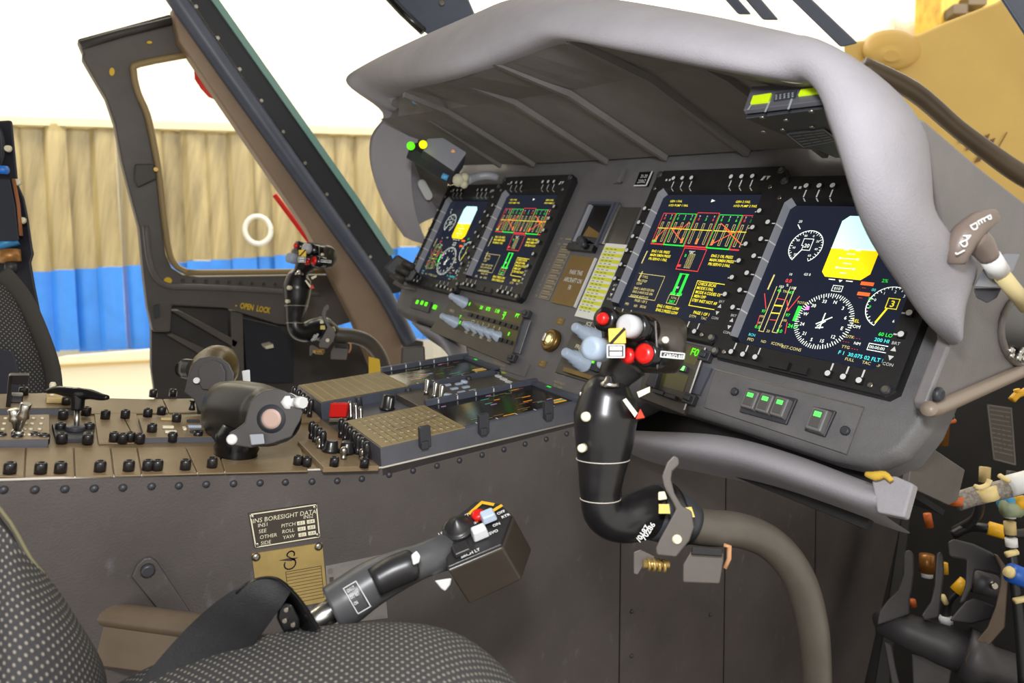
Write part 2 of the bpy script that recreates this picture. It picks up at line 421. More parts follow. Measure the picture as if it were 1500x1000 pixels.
    g.m = YT; g.line(S4, Ls([(1135, 447), (1145, 448)]), .0016); g.line(S4, Ls([(1130, 458), (1142, 459)]), .0013)
    g.m = RD; g.line(S4, Ls([(1120, 430), (1122, 452)]), .0009); g.line(S4, Ls([(1171, 434), (1154, 455), (1153, 440)]), .0009); g.line(S4, Ls([(1138, 437), (1150, 439)]), .0008); g.line(S4, Ls([(1128, 468), (1138, 469)]), .0008); g.line(S4, Ls([(1153, 472), (1150, 488)]), .0007); g.line(S4, Ls([(1113, 462), (1108, 478)]), .0007)
    g.m = RD; tx(1150, 413, '0.0', RD, .0042, .02)
    tx(1140, 421, '103', WH, .003); tx(1151, 419, '%', WH, .003); tx(1158, 423, '103', WH, .003); tx(1138, 427, '46', GR, .0034, .01); tx(1155, 430, '47', GR, .0034, .01); tx(1146, 428, 'TRQ', TN, .0028)
    tx(1115, 457, '97', GR, .0034, .01); tx(1150, 463, '97', GR, .0034, .01); tx(1112, 464, '100', TN, .0026); tx(1145, 470, '100', TN, .0026); tx(1105, 480, '0.0', GR, .0038, .01); tx(1110, 474, '97', TN, .0026); tx(1137, 486, '0.0', GR, .0038, .01); tx(1140, 479, '97', TN, .0026); tx(1122, 486, '20', TN, .003)
    g.m = GR; p, q = L4(1171, 448), L4(1163, 470); x = (p[0]+q[0])/2+.0005; g.rect(S4, x-.0022, q[1], x+.0022, p[1]); tx(1153, 479, '2417', GR, .0042, .02); tx(1167, 444, 'TOTAL', TN, .0028)
    tx(1096, 491, 'BCN', CY, .003); tx(1094, 498, 'PFD', TN, .0034); tx(1114, 501, 'ND', TN, .003); tx(1129, 504, 'ICONS', TN, .0032); tx(1144, 509, 'RST-CONS', TN, .0034)
    g.m = TN; g.line(S4, Ls([(1134, 403), (1125, 423)]), .0018)
    return g.build('screen', SCRM, mfd4)
scr4 = flight_page()
# ---- engine page
S3o = PP.moved(MOFF[2][0], MOFF[2][1], -.0108)
def engine_page(parent):
    P = S3o; g = MB()
    def L(x, y): return P.l(x, y, .0003)
    def tx(x, y, s, m, h=.003, bold=0, sx=1):
        g.m = m; p = L(x, y); g.text(P, p[0], p[1], s, h, bold=bold, sx=sx)
    g.rect(P, -.0787, -.0817, .0787, .0822, 0)
    tx(981, 296, 'GEN 1 FAIL', YT, .0031, .01); tx(979, 302, 'HYD PUMP 1 FAIL', YT, .0031, .01); tx(1077, 297, 'GEN 2 FAIL', YT, .0031, .01); tx(1074, 303, 'HYD PUMP 2 FAIL', YT, .0031, .01)
    g.m = WH; p = L(1044, 294); g.fill(P, [(p[0]-.002, p[1]-.002), (p[0]+.004, p[1]), (p[0]-.002, p[1]+.002)])
    top = L(1000, 313)[1]; bot = L(1000, 360)[1]
    xs = [-.0655, -.0500, -.0265, -.0025, .0215, .0385]
    xs = [L(972, 312)[0], L(991, 312)[0], L(1022, 311)[0], L(1056, 310)[0], L(1089, 314)[0], L(1110, 314)[0]]
    nb = [2, 3, 3, 3, 2]; cols = [RD, GR, RD, GR, RD]
    for k in range(5):
        a, b = xs[k]+.0008, xs[k+1]-.0008
        g.m = cols[k]; dy = .002 if k == 2 else 0
        g.line(P, [(a, bot), (a, top+dy), (b, top+dy), (b, bot)], .0008, closed=True)
        g.line(P, [(a, bot), (b, bot)], .0016)
        for i in range(nb[k]):
            x = a+(b-a)*(i+.5)/nb[k]
            g.m = TN; g.line(P, [(x-.0014, bot+.004), (x-.0014, top-.0125), (x+.0014, top-.0125), (x+.0014, bot+.004)], .0006, closed=True)
            g.m = (GR if (k+i) % 2 else cols[k]); g.text(P, x, top-.0085, str(i*3 % 7), .0035, align='c', bold=.02)
            g.m = WH; g.text(P, x, top-.0042, 'T', .0026, align='c')
            if (i+k) % 3 == 0: g.m = OR; g.rect(P, x-.0012, bot+.004, x+.0012, bot+.011, .0004)
    g.m = YT
    y = L(1030, 337)[1]
    for k in range(5): g.line(P, [(xs[k]+.002, y), (xs[k+1]-.002, y)], .001, .0005)
    g.m = OR
    for pts in (((960, 350), (975, 335), (1000, 332)), ((985, 336), (1000, 355)), ((1040, 359), (1072, 342), (1085, 338)), ((1062, 335), (1090, 362)), ((990, 345), (1010, 325)), ((1056, 327), (1072, 341))): g.line(P, [L(*q) for q in pts], .0009, .0006)
    g.m = GR; g.fill(P, [L(955, 352), L(960, 350), L(962, 354), L(956, 355)])
    for i, s in enumerate(('ENG 1 OIL PRESS', 'MAIN XMSN PRESS', 'PRI SERVO 1 FAIL')): tx(954-2.2*i, 369+5.5*i, s, YT, .0036, .02, .85)
    for i, s in enumerate(('ENG 2 OIL PRESS', 'MAIN XMSN PRESS', 'PRI SERVO 2 FAIL')): tx(1041-2.2*i, 376+6*i, s, YT, .0036, .02, .85)
    g.m = RD; a, b = L(1003, 363), L(1018, 397); g.line(P, [(a[0], b[1]), (b[0]+.004, b[1]), (b[0]+.004, a[1]), (a[0], a[1])], .0009, closed=True); a, b = L(1000, 363), L(1018, 397)
    cx = L(1010, 382)[0]
    g.m = TN
    for d in (-.0035, 0, .0035): g.line(P, [(cx+d-.001, b[1]+.003), (cx+d-.001, a[1]-.007), (cx+d+.001, a[1]-.007), (cx+d+.001, b[1]+.003)], .0005, closed=True); 
    tx(1008, 371, '"00"', WH, .004); tx(1002, 376, '0', GR, .004, .02); g.m = RD; q = L(992, 388); g.rect(P, q[0], q[1]-.002, q[0]+.006, q[1]+.001)
    g.m = GR; a, b = L(1000, 401), L(986, 428); cx = L(998, 412)[0]
    for d in (-.005, .005): g.rect(P, cx+d-.002, b[1], cx+d+.002, a[1])
    g.line(P, [(cx-.007, a[1]), (cx+.007, a[1])], .0012); g.rect(P, cx-.009, b[1]-.003, cx-.001, b[1]); g.rect(P, cx+.001, b[1]-.003, cx+.009, b[1]); tx(990, 422, '00', WH, .003)
    a, b = L(981, 431), L(990, 446); g.m = TN; g.line(P, [(a[0], b[1]), (b[0], b[1]), (b[0], a[1]), (a[0], a[1])], .0007, closed=True); tx(982, 437, 'TOTAL', TN, .0028, 0, .8); tx(979, 443, '2417', GR, .0042, .02, .8)
    # left advisory box
    g.m = TN; g.line(P, [L(936, 400), L(974, 405), L(959, 440), L(921, 434)], .0007)
    for i, (x, y, s) in enumerate(((936, 406, '#1 T PCL'), (935, 412, 'IN STOP'), (932, 416, 'LOW'), (928, 423, 'ENG 1 ANTI ICE ON'), (926, 428, 'ENG 2 ANTI ICE ON'), (923, 434, 'ENGINE ANTI ICE'), (929, 441, 'PAGE 1 OF 2'), (915, 446, 'PFD'), (928, 449, 'ND'), (937, 450, 'EICAS'))): tx(x, y, s, TN, .0034, .01, .85)
    # right caution box
    g.m = YT; g.line(P, [L(1068, 417.5), L(1022, 411), L(1009, 447), L(1050, 454)], .0009)
    for i, (x, y, s) in enumerate(((1022, 417, 'CHECK EICAS'), (1020, 423, 'MODE S FAIL'), (1018, 429, 'MODE 4 CODES OFF'), (1016, 435, 'MSN OFF'), (1013, 441, 'STBY INST NOT ARMD'), (1015, 459, 'PAGE 1 OF 1'))): tx(x, y, s, YT, .0038, .02, .82)
    tx(962, 449, 'ENG 1 PRESS LOW', YT, .0038, .02, .82); tx(960, 455, 'ENG 2 PRESS LOW', YT, .0038, .02, .82)
    tx(1009, 464, 'DTM', TN, .0034); tx(1026, 467, 'TAC', TN, .0032); tx(1040, 469, 'IN', TN, .0032)
    g.m = TN; g.line(P, [L(948, 368), L(940, 385)], .0018); g.line(P, [L(941, 398), L(935, 410)], .0018)
    return g.build('screen', SCRM, parent)
# ---- copies
def mfd_copy(i, label, page):
    d = PP.e1*MOFF[i][0]+PP.e2*MOFF[i][1]
    r = thing('multifunction_display', label, 'cockpit display', PP.w(0, -.1, -.012)+d, 'multifunction displays across the instrument panel')
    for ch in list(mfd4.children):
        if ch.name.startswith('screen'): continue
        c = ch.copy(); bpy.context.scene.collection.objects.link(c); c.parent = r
    if page == 'flight': c = scr4.copy(); bpy.context.scene.collection.objects.link(c); c.parent = r
    elif isinstance(page, str): engine_page(r)
    else: c = page.copy(); bpy.context.scene.collection.objects.link(c); c.parent = r
    return r
mfd3 = mfd_copy(2, 'multifunction display with engine bar graphs right of the yellow striped checklist', 'engine')
scr3 = [c for c in mfd3.children if c.name.startswith('screen')][0]
mfd2 = mfd_copy(1, 'multifunction display with engine bar graphs left of the brown parking placard', scr3)
mfd1 = mfd_copy(0, 'leftmost far multifunction display with small blue and yellow attitude indicator', 'flight')
# ------------------------------------------------------------------ instrument panel
ip = thing('instrument_panel', 'large grey instrument panel holding the four dark displays', 'instrument panel', PF.w(-.38, -.2, -.05))
b = MB()
half = [(.06, .13), (.098, .116), (.12, .05), (.128, .0), (.133, -.06), (.13, -.12), (.122, -.148), (.103, -.166), (.06, -.1705), (-.05, -.1705), (-.12, -.172), (-.17, -.176), (-.2, -.2), (-.205, -.25)]
mir = [(-.764-a, c) for a, c in half[::-1]]
mir = [q for q in mir if q[1] < .03]; out = [(-.02, .168)]+half+mir+[(-.88, .1), (-.868, .185), (-.6, .185)]
b.slab(PF, out, -.045, 0)
b.build('panel_face', m_panel, ip, bevel=.013, seg=4, angle=50)
LF = PF
b = MB(); b.rbox(PF, -.22, -.215, .09, -.16, -.06, -.05); b.rbox(PF, -.22, -.166, .09, -.16, -.2, -.05); b.build('under_panel_shade_box', m_black, ip)  # added black box stands in for the shade in the hollow under the panel
def lf(x, y, h=0): return PF.l(x, y, h)
def pxslab(b, pts, h0, h1, P=PF, inset=0):
    b.slab(P, [P.l(x, y, h1) for x, y in pts], h0, h1, inset); return b
def single(name, label, cat, b, mats, group=None, **k): return tag(b.build(name, mats, None, **k), label, cat, group)
# ---------------- recessed stowage well with a lower catch
w = thing('standby_compass_well', 'deep dark recessed well with pale left edge above the brown parking placard', 'recess', PF.hit(868, 330))
b = MB(); P = PF; TL, TR, BR, BL = [lf(*q) for q in ((866, 301), (899, 302), (876, 360), (841, 358))]
x0 = (TL[0]+BL[0])/2; x1 = (TR[0]+BR[0])/2; y0 = (BL[1]+BR[1])/2; y1 = (TL[1]+TR[1])/2
def hollow(b, P, x0, y0, x1, y1, t, h0, h1):
    b.rbox(P, x0-t, y0-t, x0, y1+t, h0, h1); b.rbox(P, x1, y0-t, x1+t, y1+t, h0, h1); b.rbox(P, x0, y0-t, x1, y0, h0, h1); b.rbox(P, x0, y1, x1, y1+t, h0, h1)
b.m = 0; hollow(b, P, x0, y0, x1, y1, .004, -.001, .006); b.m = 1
b.rbox(P, x0, y0, x1, y1, .0003, .0006)  # flat black sheet: the shade of the deep well is put into its colour
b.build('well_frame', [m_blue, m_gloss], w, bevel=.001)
b = MB(); b.rbox(P, x0+.0005, y0+.002, x0+.006, y1-.001, .0006, .0055); b.build('edge_strip', m_wall, w)
b = MB(); b.fill(P, [(x0+.012, y0+.014), (x1-.004, y0+.012), (x1-.006, y0+.02), (x0+.016, y0+.03)], .001); b.build('amber_plate', m_brown, w)
b = MB(); b.rbox(P, x0-.004, y0-.012, x1+.004, y0-.002, 0, .009); b.build('catch_bar', m_gloss, w, bevel=.001)
b = MB(); b.smooth(); b.lathe(P.w((x0+x1)/2, y0+.002, .004), P.n, [(0, .007), (.01, .007), (.012, .005)], 14); b.lathe(P.w((x0+x1)/2+.009, y0-.004, .004), P.n, [(0, .005), (.012, .005)], 12); b.build('catch_knob', m_dark, w)
# ---------------- checklist pocket and checklist
w = thing('checklist_pocket', 'shiny metal channel above the yellow striped checklist', 'holder', PF.hit(905, 330))
b = MB(); a = [lf(*q) for q in ((908, 304), (940, 305), (917, 362), (884, 360))]
xa, xb, ya, yb = (a[0][0]+a[3][0])/2, (a[1][0]+a[2][0])/2, (a[2][1]+a[3][1])/2, (a[0][1]+a[1][1])/2
b.rbox(PF, xa+.005, ya, xb-.002, yb, .0005, .002); b.build('channel_back', mat('smoky_metal', (122, 118, 112), .25, metal=.8), w)
b = MB(); b.rbox(PF, xa-.004, ya, xa+.001, yb+.006, 0, .007); b.build('channel_rail', m_blue, w, bevel=.0008)
b = MB(); b.rbox(PF, xa+.0015, ya, xa+.006, yb+.002, 0, .006); b.build('bright_lip', m_steel, w, bevel=.0008)
b = MB(); a = [lf(*q) for q in ((892, 358), (922, 360), (872, 471), (842, 463))]
m_paper = mat('paper', (236, 236, 226), .7); m_hi = mat('highlighter_yellow', (224, 226, 60), .7); m_ink = mat('faint_ink', (120, 130, 110), .7)
xa, xb, ya, yb = (a[0][0]+a[3][0])/2, (a[1][0]+a[2][0])/2, (a[2][1]+a[3][1])/2, (a[0][1]+a[1][1])/2
b.rbox(PF, xa, ya, xb, yb, .001, .0035)
n = 11
for k in range(n):
    t = yb-.004-(yb-ya-.014)*(k+.5)/n; hh = (yb-ya-.014)/n*.28; b.m = 1; b.rect(PF, xa+.002, t-hh, xb, t+hh, .0038)
    b.m = 2
    for i in range(3): b.rect(PF, xa+.006+.008*i, t-.0006, xa+.011+.008*i, t+.0006, .0041); b.rect(PF, xa+.005+.009*i, t-hh*1.8-.0005, xa+.010+.009*i, t-hh*1.8+.0005, .0041)
tag(b.build('checklist_card', [m_paper, m_hi, m_ink]), 'white checklist card with yellow highlighted stripes on the panel centre', 'card')
# ---------------- placards
b = MB(); a = [lf(*q) for q in ((838, 375), (874, 379), (845, 451), (809, 444))]
xa, xb, ya, yb = (a[0][0]+a[3][0])/2, (a[1][0]+a[2][0])/2, (a[2][1]+a[3][1])/2, (a[0][1]+a[1][1])/2
b.rbox(PF, xa, ya, xb-.003, yb, 0, .003); b.m = 1; b.rbox(PF, xb-.003, ya, xb, yb, 0, .0032)
xc = (xa+xb)/2
for s, y in (('PARK THIS', .62), ('AIRCRAFT ON', .46), ('F8', .31)): b.text(PF, xc, ya+(yb-ya)*y, s, .0072, .0034, 'c', sx=.62, bold=.01)
tag(b.build('parking_placard', [m_brown, m_white]), 'brown placard reading PARK THIS AIRCRAFT ON F8', 'placard')
b = MB(); a = [lf(*q) for q in ((820, 346), (840, 347), (809, 442), (785, 436))]
xa, xb, ya, yb = (a[0][0]+a[3][0])/2, (a[1][0]+a[2][0])/2, (a[2][1]+a[3][1])/2, (a[0][1]+a[1][1])/2
b.rbox(PF, xa, ya, xb, yb, 0, .0008)
b.m = 1
for k in range(12):
    y = ya+(yb-ya)*(k+.2)/12
    if k < 10: b.line(PF, [(xa+.012, y), (xb, y), (xb, y+(yb-ya)/15), (xa+.012, y+(yb-ya)/15)], .0006, .0011, True)
    b.text(PF, xa+.001, y+.001, str(10-k) if k < 10 else 'WT', .003, .0011); b.rect(PF, xa+.014, y+.002, xb-.006, y+.0034, .0011)
tag(b.build('limits_placard', [m_panel, m_tan]), 'small ruled tan placard left of the brown parking placard', 'placard')
b = MB(); a = [lf(*q) for q in ((937, 253), (959, 252), (951, 273), (929, 274))]; a = [PF.l(*q) for q in ((938, 253), (958, 252), (950, 274), (930, 274))]
b.slab(PF, a, 0, .002); xa, ya = a[3]; xb, yb = a[1]; xa += .002
b.m = 1; b.rect(PF, xa-.003, ya, xb, ya+.0022, .0023); b.rect(PF, xb-.003, ya, xb, yb, .0023)
b.text(PF, (xa+xb)/2-.002, ya+.013, '20-20', .0055, .0025, 'c', sx=.75); b.text(PF, (xa+xb)/2-.002, ya+.005, '20062', .006, .0025, 'c', sx=.75)
tag(b.build('serial_placard', [m_gloss, m_white]), 'small black placard with white numbers above the checklist', 'placard')
b = MB(); a = [PF.l(*q) for q in ((905, 250), (920, 249), (913, 269), (899, 270))]
xa, ya = a[3]; xb, yb = a[1]; xa += .001
b.rbox(PF, xa, ya, xa+.006, yb, 0, .003); b.rbox(PF, xb-.008, ya, xb, yb, 0, .007); b.rbox(PF, xa, ya, xb, ya+.004, 0, .004)
tag(b.build('card_clip', m_panel, bevel=.001), 'grey clip on the panel top beside the small black placard', 'clip')
# text placards on the lower fairing
def textplate(name, label, pts, lines, h, P=None):
    P = P or LF; b = MB(); a = [P.l(*q, .0012) for q in pts]
    b.slab(P, a, 0, .0012); b.m = 1
    x0, y1 = a[0]; ex = (a[1][0]-a[0][0], a[1][1]-a[0][1]); ey = (a[3][0]-a[0][0], a[3][1]-a[0][1])
    n = len(lines)
    for i, s in enumerate(lines):
        t = (i+.75)/n; b.text(P, x0+ey[0]*t+ex[0]*.04, y1+ey[1]*t+ex[1]*.04, s, h, .0016, sx=.8)
    return tag(b.build(name, [m_panel, m_tan]), label, 'placard')
textplate('notice_placard', 'tan lettered notice on the fairing below the far radio control unit', ((727, 518), (776, 534), (768, 552), (718, 536)), ('DO NOT OPERATE WITHOUT', 'COOLING AIR SUPPLIED', 'TO THE DISPLAY UNITS', 'SEE OPERATORS MANUAL'), .0028)
textplate('switch_label_placard', 'tan lettered label strip on the fairing below the near radio control unit', ((812, 542), (868, 560), (866, 583), (808, 566)), ('OFF  - - -  ON', '.  .  .  .  .', 'AUDIO SELECT', 'TEST NORM'), .0032)
def minilabel(x, y, s, label):
    b = MB(); c = PF.l(x, y, .0012); b.rbox(PF, c[0]-.008, c[1]-.005, c[0]+.008, c[1]+.005, 0, .0012); b.m = 1; b.text(PF, c[0], c[1]+.0006, s[0], .003, .0015, 'c'); b.text(PF, c[0], c[1]-.0036, s[1], .003, .0015, 'c')
    tag(b.build('label_plate', [m_brown, m_tan]), label, 'label')
minilabel(820, 470, ('IGN', 'ON'), 'small tan label just above the ignition key switch')
minilabel(794, 532, ('OFF', 'KEY'), 'small tan label just below the ignition key switch')
# ---------------- key switch
w = thing('ignition_key_switch', 'round brass key switch with a bright key cylinder on the panel centre', 'switch', PF.hit(808, 498))
c = PF.hit(810, 500); b = MB(); b.smooth(); b.lathe(c, PF.n, [(0, .0165), (.006, .0165), (.009, .0145), (.009, .010), (.006, .009)], 24); b.build('bezel_ring', mat('brass_ring', (128, 100, 52), .35, metal=.7), w)
b = MB(); b.smooth(); b.lathe(c+PF.n*.005, PF.n, [(0, .0095), (.004, .0095), (.006, .007)], 20); b.build('lock_barrel', mat('pale_brass', (226, 208, 140), .3, metal=.6), w)
b = MB(); b.box(c+PF.n*.014, PF.e1*.002, PF.e2*.006, PF.n*.005); b.build('lock_toggle', m_steel, w, bevel=.001)
# ---------------- dual rotary knobs
def dual_knob(parent, x, y, r=.0085, L=.03, n=3, h=.002):
    c = PF.hit(x, y, h)
    prof = [(0, r*1.15), (L*.08, r*1.15), (L*.1, r), (L*.38, r*.97), (L*.4, r*.8), (L*.62, r*.78), (L*.64, r*.62), (L*.95, r*.58), (L, r*.42)]
    b = MB(); b.smooth(); b.lathe(c, PF.n, prof, 18); return b.build('rotary_knob', m_knob, parent)
def clamp(parent, x, y, h=.0):
    c = PF.l(x, y, h); b = MB(); b.rbox(PF, c[0]-.009, c[1]-.006, c[0]+.006, c[1]+.006, h-.002, h+.006); b.rbox(PF, c[0]-.006, c[1]-.003, c[0]+.003, c[1]+.003, h, h+.01)
    return b.build('quarter_turn_clamp', m_dark, parent, bevel=.0012)
def unit_plate(root, pts, h1, m=None, name='face_plate', P=PF):
    b = MB(); b.slab(P, [P.l(x, y, h1) for x, y in pts], 0, h1); return b.build(name, m or m_brownp, root, bevel=.0012)
m_brownp = mat('bronze_grey_face', (74, 68, 60), .4, noise=.1, scale=40)
# left radio management unit
w = thing('radio_control_unit', 'radio control unit with green digits and pale blue knobs below the far displays', 'radio panel', PF.hit(700, 480))
unit_plate(w, ((668, 432), (768, 457), (745, 533), (628, 484)), .006)
b = MB(); P6 = PF.moved(0, 0, .0062)
def digits(b, P, x, y, s, size, dx=0): p = P.l(x, y, .0003); b.text(P, p[0], p[1], s, size, bold=.03)
b.fill(P6, [P6.l(*q) for q in ((683, 441), (768, 459), (762, 476), (676, 455))], .0002); b.fill(P6, [P6.l(*q) for q in ((672, 463), (760, 482), (754, 505), (666, 480))], .0002)
b.m = 1
for x, y, s in ((686, 447, '8'), (702, 452, '30'), (711, 454, '075'), (724, 457, '118'), (736, 461, '25'), (735, 467, '3'), (754, 464, 'PT'), (743, 491, '0'), (672, 466, 'T'), (672, 474, 'R')): digits(b, P6, x, y, s, .0062)
b.build('readout', [m_olive, e_led], w)
b = MB(); 
for i in range(9): c = P6.l(690+8.2*i, 461+2.4*i); b.rbox(P6, c[0]-.006, c[1]-.003, c[0]+.005, c[1]+.003, 0, .003)
for i in range(4): c = P6.l(728+7*i, 496+2*i); b.rbox(P6, c[0]-.005, c[1]-.003, c[0]+.004, c[1]+.003, 0, .003)
b.build('key_row', m_black, w)
b = MB()
for i, s in enumerate(('ICS', '1', '2', '3', '4', '5')): c = P6.l(690+8*i, 472+2.2*i); b.text(P6, c[0], c[1], s, .005, bold=.02)
for i, s in enumerate(('VOL', 'SQ', 'MIC', 'HOT')): c = P6.l(680+11*i, 487+4*i); b.text(P6, c[0], c[1], s, .004, bold=.02)
b.text(P6, *P6.l(677, 438), 'RMT', .005); b.text(P6, *P6.l(658, 456), 'FREQ', .005)
b.build('legend', m_cream, w)
for x, y in ((681, 444), (668, 473)): dual_knob(w, x, y, .009, .033, h=.006)
for i in range(5): dual_knob(w, 688+10.5*i, 478+3.7*i, .0078, .015, h=.006)
for x, y in ((778, 461), (757, 525)): clamp(w, x-4, y, .004)
b = MB(); a = [PF.l(*q, .004) for q in ((766, 468), (777, 470), (761, 518), (750, 515))]; b.slab(PF, a, 0, .004); b.m = 1; b.line(PF, [a[1], a[2]], .0006, .0043); b.build('mounting_rail', [m_blue, m_white], w)
# far-left annunciator strip
w = thing('annunciator_strip', 'small strip of four green lit caption lamps at the far left end of the panel', 'indicator', PF.hit(624, 445))
b = MB(); b.slab(PF, [PF.l(*q, .003) for q in ((605, 436), (632, 442), (627, 458), (600, 450))], 0, .003); b.build('lamp_housing', m_dark, w, bevel=.001)
for x, y in ((611, 442), (618, 443), (624, 445), (636, 449)):
    c = PF.l(x, y, .004); b = MB(); b.rbox(PF, c[0]-.0055, c[1]-.004, c[0]+.0035, c[1]+.004, .0, .004); b.build('green_lamp', e_led, w, bevel=.001)
# near audio control unit behind the cyclic head
w = thing('audio_control_unit', 'audio unit with paired pale blue knobs half hidden behind the near cyclic head', 'radio panel', PF.hit(880, 510))
unit_plate(w, ((846, 470), (930, 492), (905, 573), (812, 545)), .004)
b = MB(); P4 = PF.moved(0, 0, .0042)
for x, y, s in ((858, 476, 'ICS'), (870, 482, 'VOL'), (842, 509, 'FREQ'), (846, 515, 'SEL')): c = P4.l(x, y); b.text(P4, c[0], c[1], s, .0055, bold=.02)
b.build('legend', m_cream, w)
for x, y in ((872, 496), (858, 532)): dual_knob(w, x, y, .0115, .042, h=.004)
dual_knob(w, 905, 545, .0115, .034, h=.004)
b = MB(); b.slab(PF, [PF.l(*q, .012) for q in ((826, 537), (906, 562), (905, 568), (824, 543))], 0, .012); b.build('lower_ledge', m_brown, w)
b = MB(); c = P4.l(866, 529); b.rbox(P4, c[0]-.008, c[1]-.003, c[0]+.006, c[1]+.004, 0, .002); b.build('green_lamp', e_led, w)
b = MB(); b.slab(PF, [PF.l(*q, .012) for q in ((866, 531), (905, 541), (902, 552), (863, 541))], 0, .012); b.build('push_key', m_dark, w, bevel=.001)
# near frequency display unit right of the cyclic head
w = thing('transponder_unit', 'control unit showing F02 in green above an olive screen right of the near cyclic head', 'radio panel', PF.hit(990, 560))
unit_plate(w, ((952, 488), (1033, 508), (1001, 607), (935, 582)), .006)
b = MB(); a = [P6.l(*q) for q in ((1009, 507), (1030, 512), (1018, 535), (1000, 530))]; b.fill(P6, a, .0003); b.fill(P6, [P6.l(*q) for q in ((974, 542), (1009, 550), (1001, 574), (968, 565))], .0003); b.build('olive_window', m_olive, w)
b = MB(); digits(b, P6, 1010, 519, 'F02', .0085); b.build('readout', e_led, w)
b = MB(); c = P6.l(1002, 541); b.rbox(P6, c[0]-.0085, c[1]-.0035, c[0]+.0075, c[1]+.0035, 0, .006); b.build('lamp_base', m_dark, w, bevel=.001)
b = MB(); b.tube([P6.w(c[0]-.006, c[1], .006), P6.w(c[0]+.005, c[1], .006)], .0028, 10); b.build('green_lamp', em('lit_lamp_green', (130, 255, 120), 1.0), w)
b = MB(); a = [P6.l(*q) for q in ((962, 540), (972, 543), (964, 572), (950, 566))]; b.slab(P6, a, 0, .008)
b.build('side_lever', m_dark, w, bevel=.0015)
for i in range(2):
    b = MB(); a = [P6.l(*q) for q in ((962+17*i, 571+6*i), (978+17*i, 576+6*i), (976+17*i, 582+6*i), (960+17*i, 577+6*i))]; b.slab(P6, a, 0, .007); b.build('push_key', m_dark, w, bevel=.001)
for x, y in ((1037, 523), (1014, 586)): clamp(w, x, y, .004)
b = MB(); a = [PF.l(*q, .004) for q in ((1030, 536), (1042, 539), (1024, 578), (1013, 575))]; b.slab(PF, a, 0, .004); a = [PF.l(*q, .0065) for q in ((1032, 509), (1034, 509), (1003, 600), (1001, 600))]; b.m = 1; b.slab(PF, a, .006, .0065); b.build('mounting_rail', [m_blue, m_white], w)
# near switch plate with green captions
w = thing('mode_switch_panel', 'grey switch plate with four green captioned push switches under the right display', 'switch panel', PF.hit(1160, 610))
a = [PF.l(*q, .002) for q in ((1066, 561), (1270, 599), (1243, 668), (1052, 607))]
a = [(-.09, -.117), (.0755, -.117), (.076, -.162), (-.085, -.1605)]
b = MB(); b.slab(PF, a, 0, .002); b.m = 1; b.line(PF, [a[0], a[1], a[2]], .0009, .0023); b.build('mounting_plate', [m_panel, m_scr], w, bevel=.0008)
for x, y in ((1077, 574), (1239, 631)): 
    b = MB(); b.smooth(); b.lathe(PF.hit(x, y, .003), PF.n, [(0, .0042), (.0025, .0042), (.0035, .003)], 12); b.build('plate_screw', m_dark, w)
def pswitch(pts, txt, cap):
    k = MB(); q = [PF.l(x, y, .006) for x, y in pts]; cx = sum(p[0] for p in q)/4; cy = sum(p[1] for p in q)/4
    wx = (q[1][0]-q[0][0]+q[2][0]-q[3][0])/4; wy = (q[0][1]+q[1][1]-q[2][1]-q[3][1])/4
    k.rbox(PF, cx-wx, cy-wy, cx+wx, cy+wy, .004, .0125, .08)
    o = k.build('push_switch', m_swb, w, bevel=.0015)
    k = MB(); k.rbox(PF, cx-wx*.62, cy-wy*.68, cx+wx*.62, cy+wy*.72, .0125, .0132); kb = k.build('key_cap', m_swk, o, bevel=.0006)
    k = MB(); k.rbox(PF, cx-wx*.42, cy+wy*.18, cx+wx*.42, cy+wy*.6, .0133, .0136); k.build('green_caption', e_cap, o)
    return cx, cy, wx, wy
m_swb = mat('switch_body_grey', (110, 108, 108), .45); m_swk = mat('switch_key_grey', (84, 82, 80), .4); e_cap = em('lit_caption_green', (84, 226, 90), .8)
for i in range(3): pswitch(((1098+23*i-1.5*i, 571+5*i), (1119+23*i-1.5*i, 576+5*i), (1107+23*i-1.5*i, 603+6*i), (1086+23*i-1.5*i, 598+6*i)), '', 1)
pswitch(((1196, 597), (1222, 603), (1204, 636), (1180, 630)), '', 1)
b = MB(); q = [PF.l(*p, .004) for p in ((1097, 568), (1168, 584), (1152, 622), (1083, 603))]; b.slab(PF, q, .001, .005); b.build('switch_frame', m_dark, w, bevel=.001)
b = MB(); q = [PF.l(*p, .004) for p in ((1192, 595), (1225, 602), (1208, 640), (1178, 630))]; b.slab(PF, q, .001, .005); b.build('switch_frame', m_dark, w, bevel=.001)
# ------------------------------------------------------------------ centre console
YC = .21; YF = .50; YR = .468
m_side = mat('console_side_paint', (80, 74, 72), .46, noise=.2, scale=5, bump=.2, bscale=500)
# fine light scratches in the side sheet
nt = m_side.node_tree; N = nt.nodes; L = nt.links; bs = N['Principled BSDF']
tc = N.new('ShaderNodeTexCoord'); mp = N.new('ShaderNodeMapping'); mp.inputs['Scale'].default_value = (26, 26, 12); mp.inputs['Rotation'].default_value = (.3, 1.0, .2)
nz = N.new('ShaderNodeTexNoise'); nz.inputs['Scale'].default_value = 3; nz.inputs['Detail'].default_value = 8
rp = N.new('ShaderNodeValToRGB'); rp.color_ramp.elements[0].position = .63; rp.color_ramp.elements[1].position = .9
mx = N.new('ShaderNodeMix'); mx.data_type = 'RGBA'; mx.inputs[7].default_value = lin((112, 112, 116))
L.new(tc.outputs['Object'], mp.inputs['Vector']); L.new(mp.outputs['Vector'], nz.inputs['Vector']); L.new(nz.outputs['Fac'], rp.inputs['Fac'])
src = bs.inputs['Base Color'].links[0].from_socket
L.new(src, mx.inputs[6]); L.new(rp.outputs['Color'], mx.inputs[0]); L.new(mx.outputs[2], bs.inputs['Base Color'])
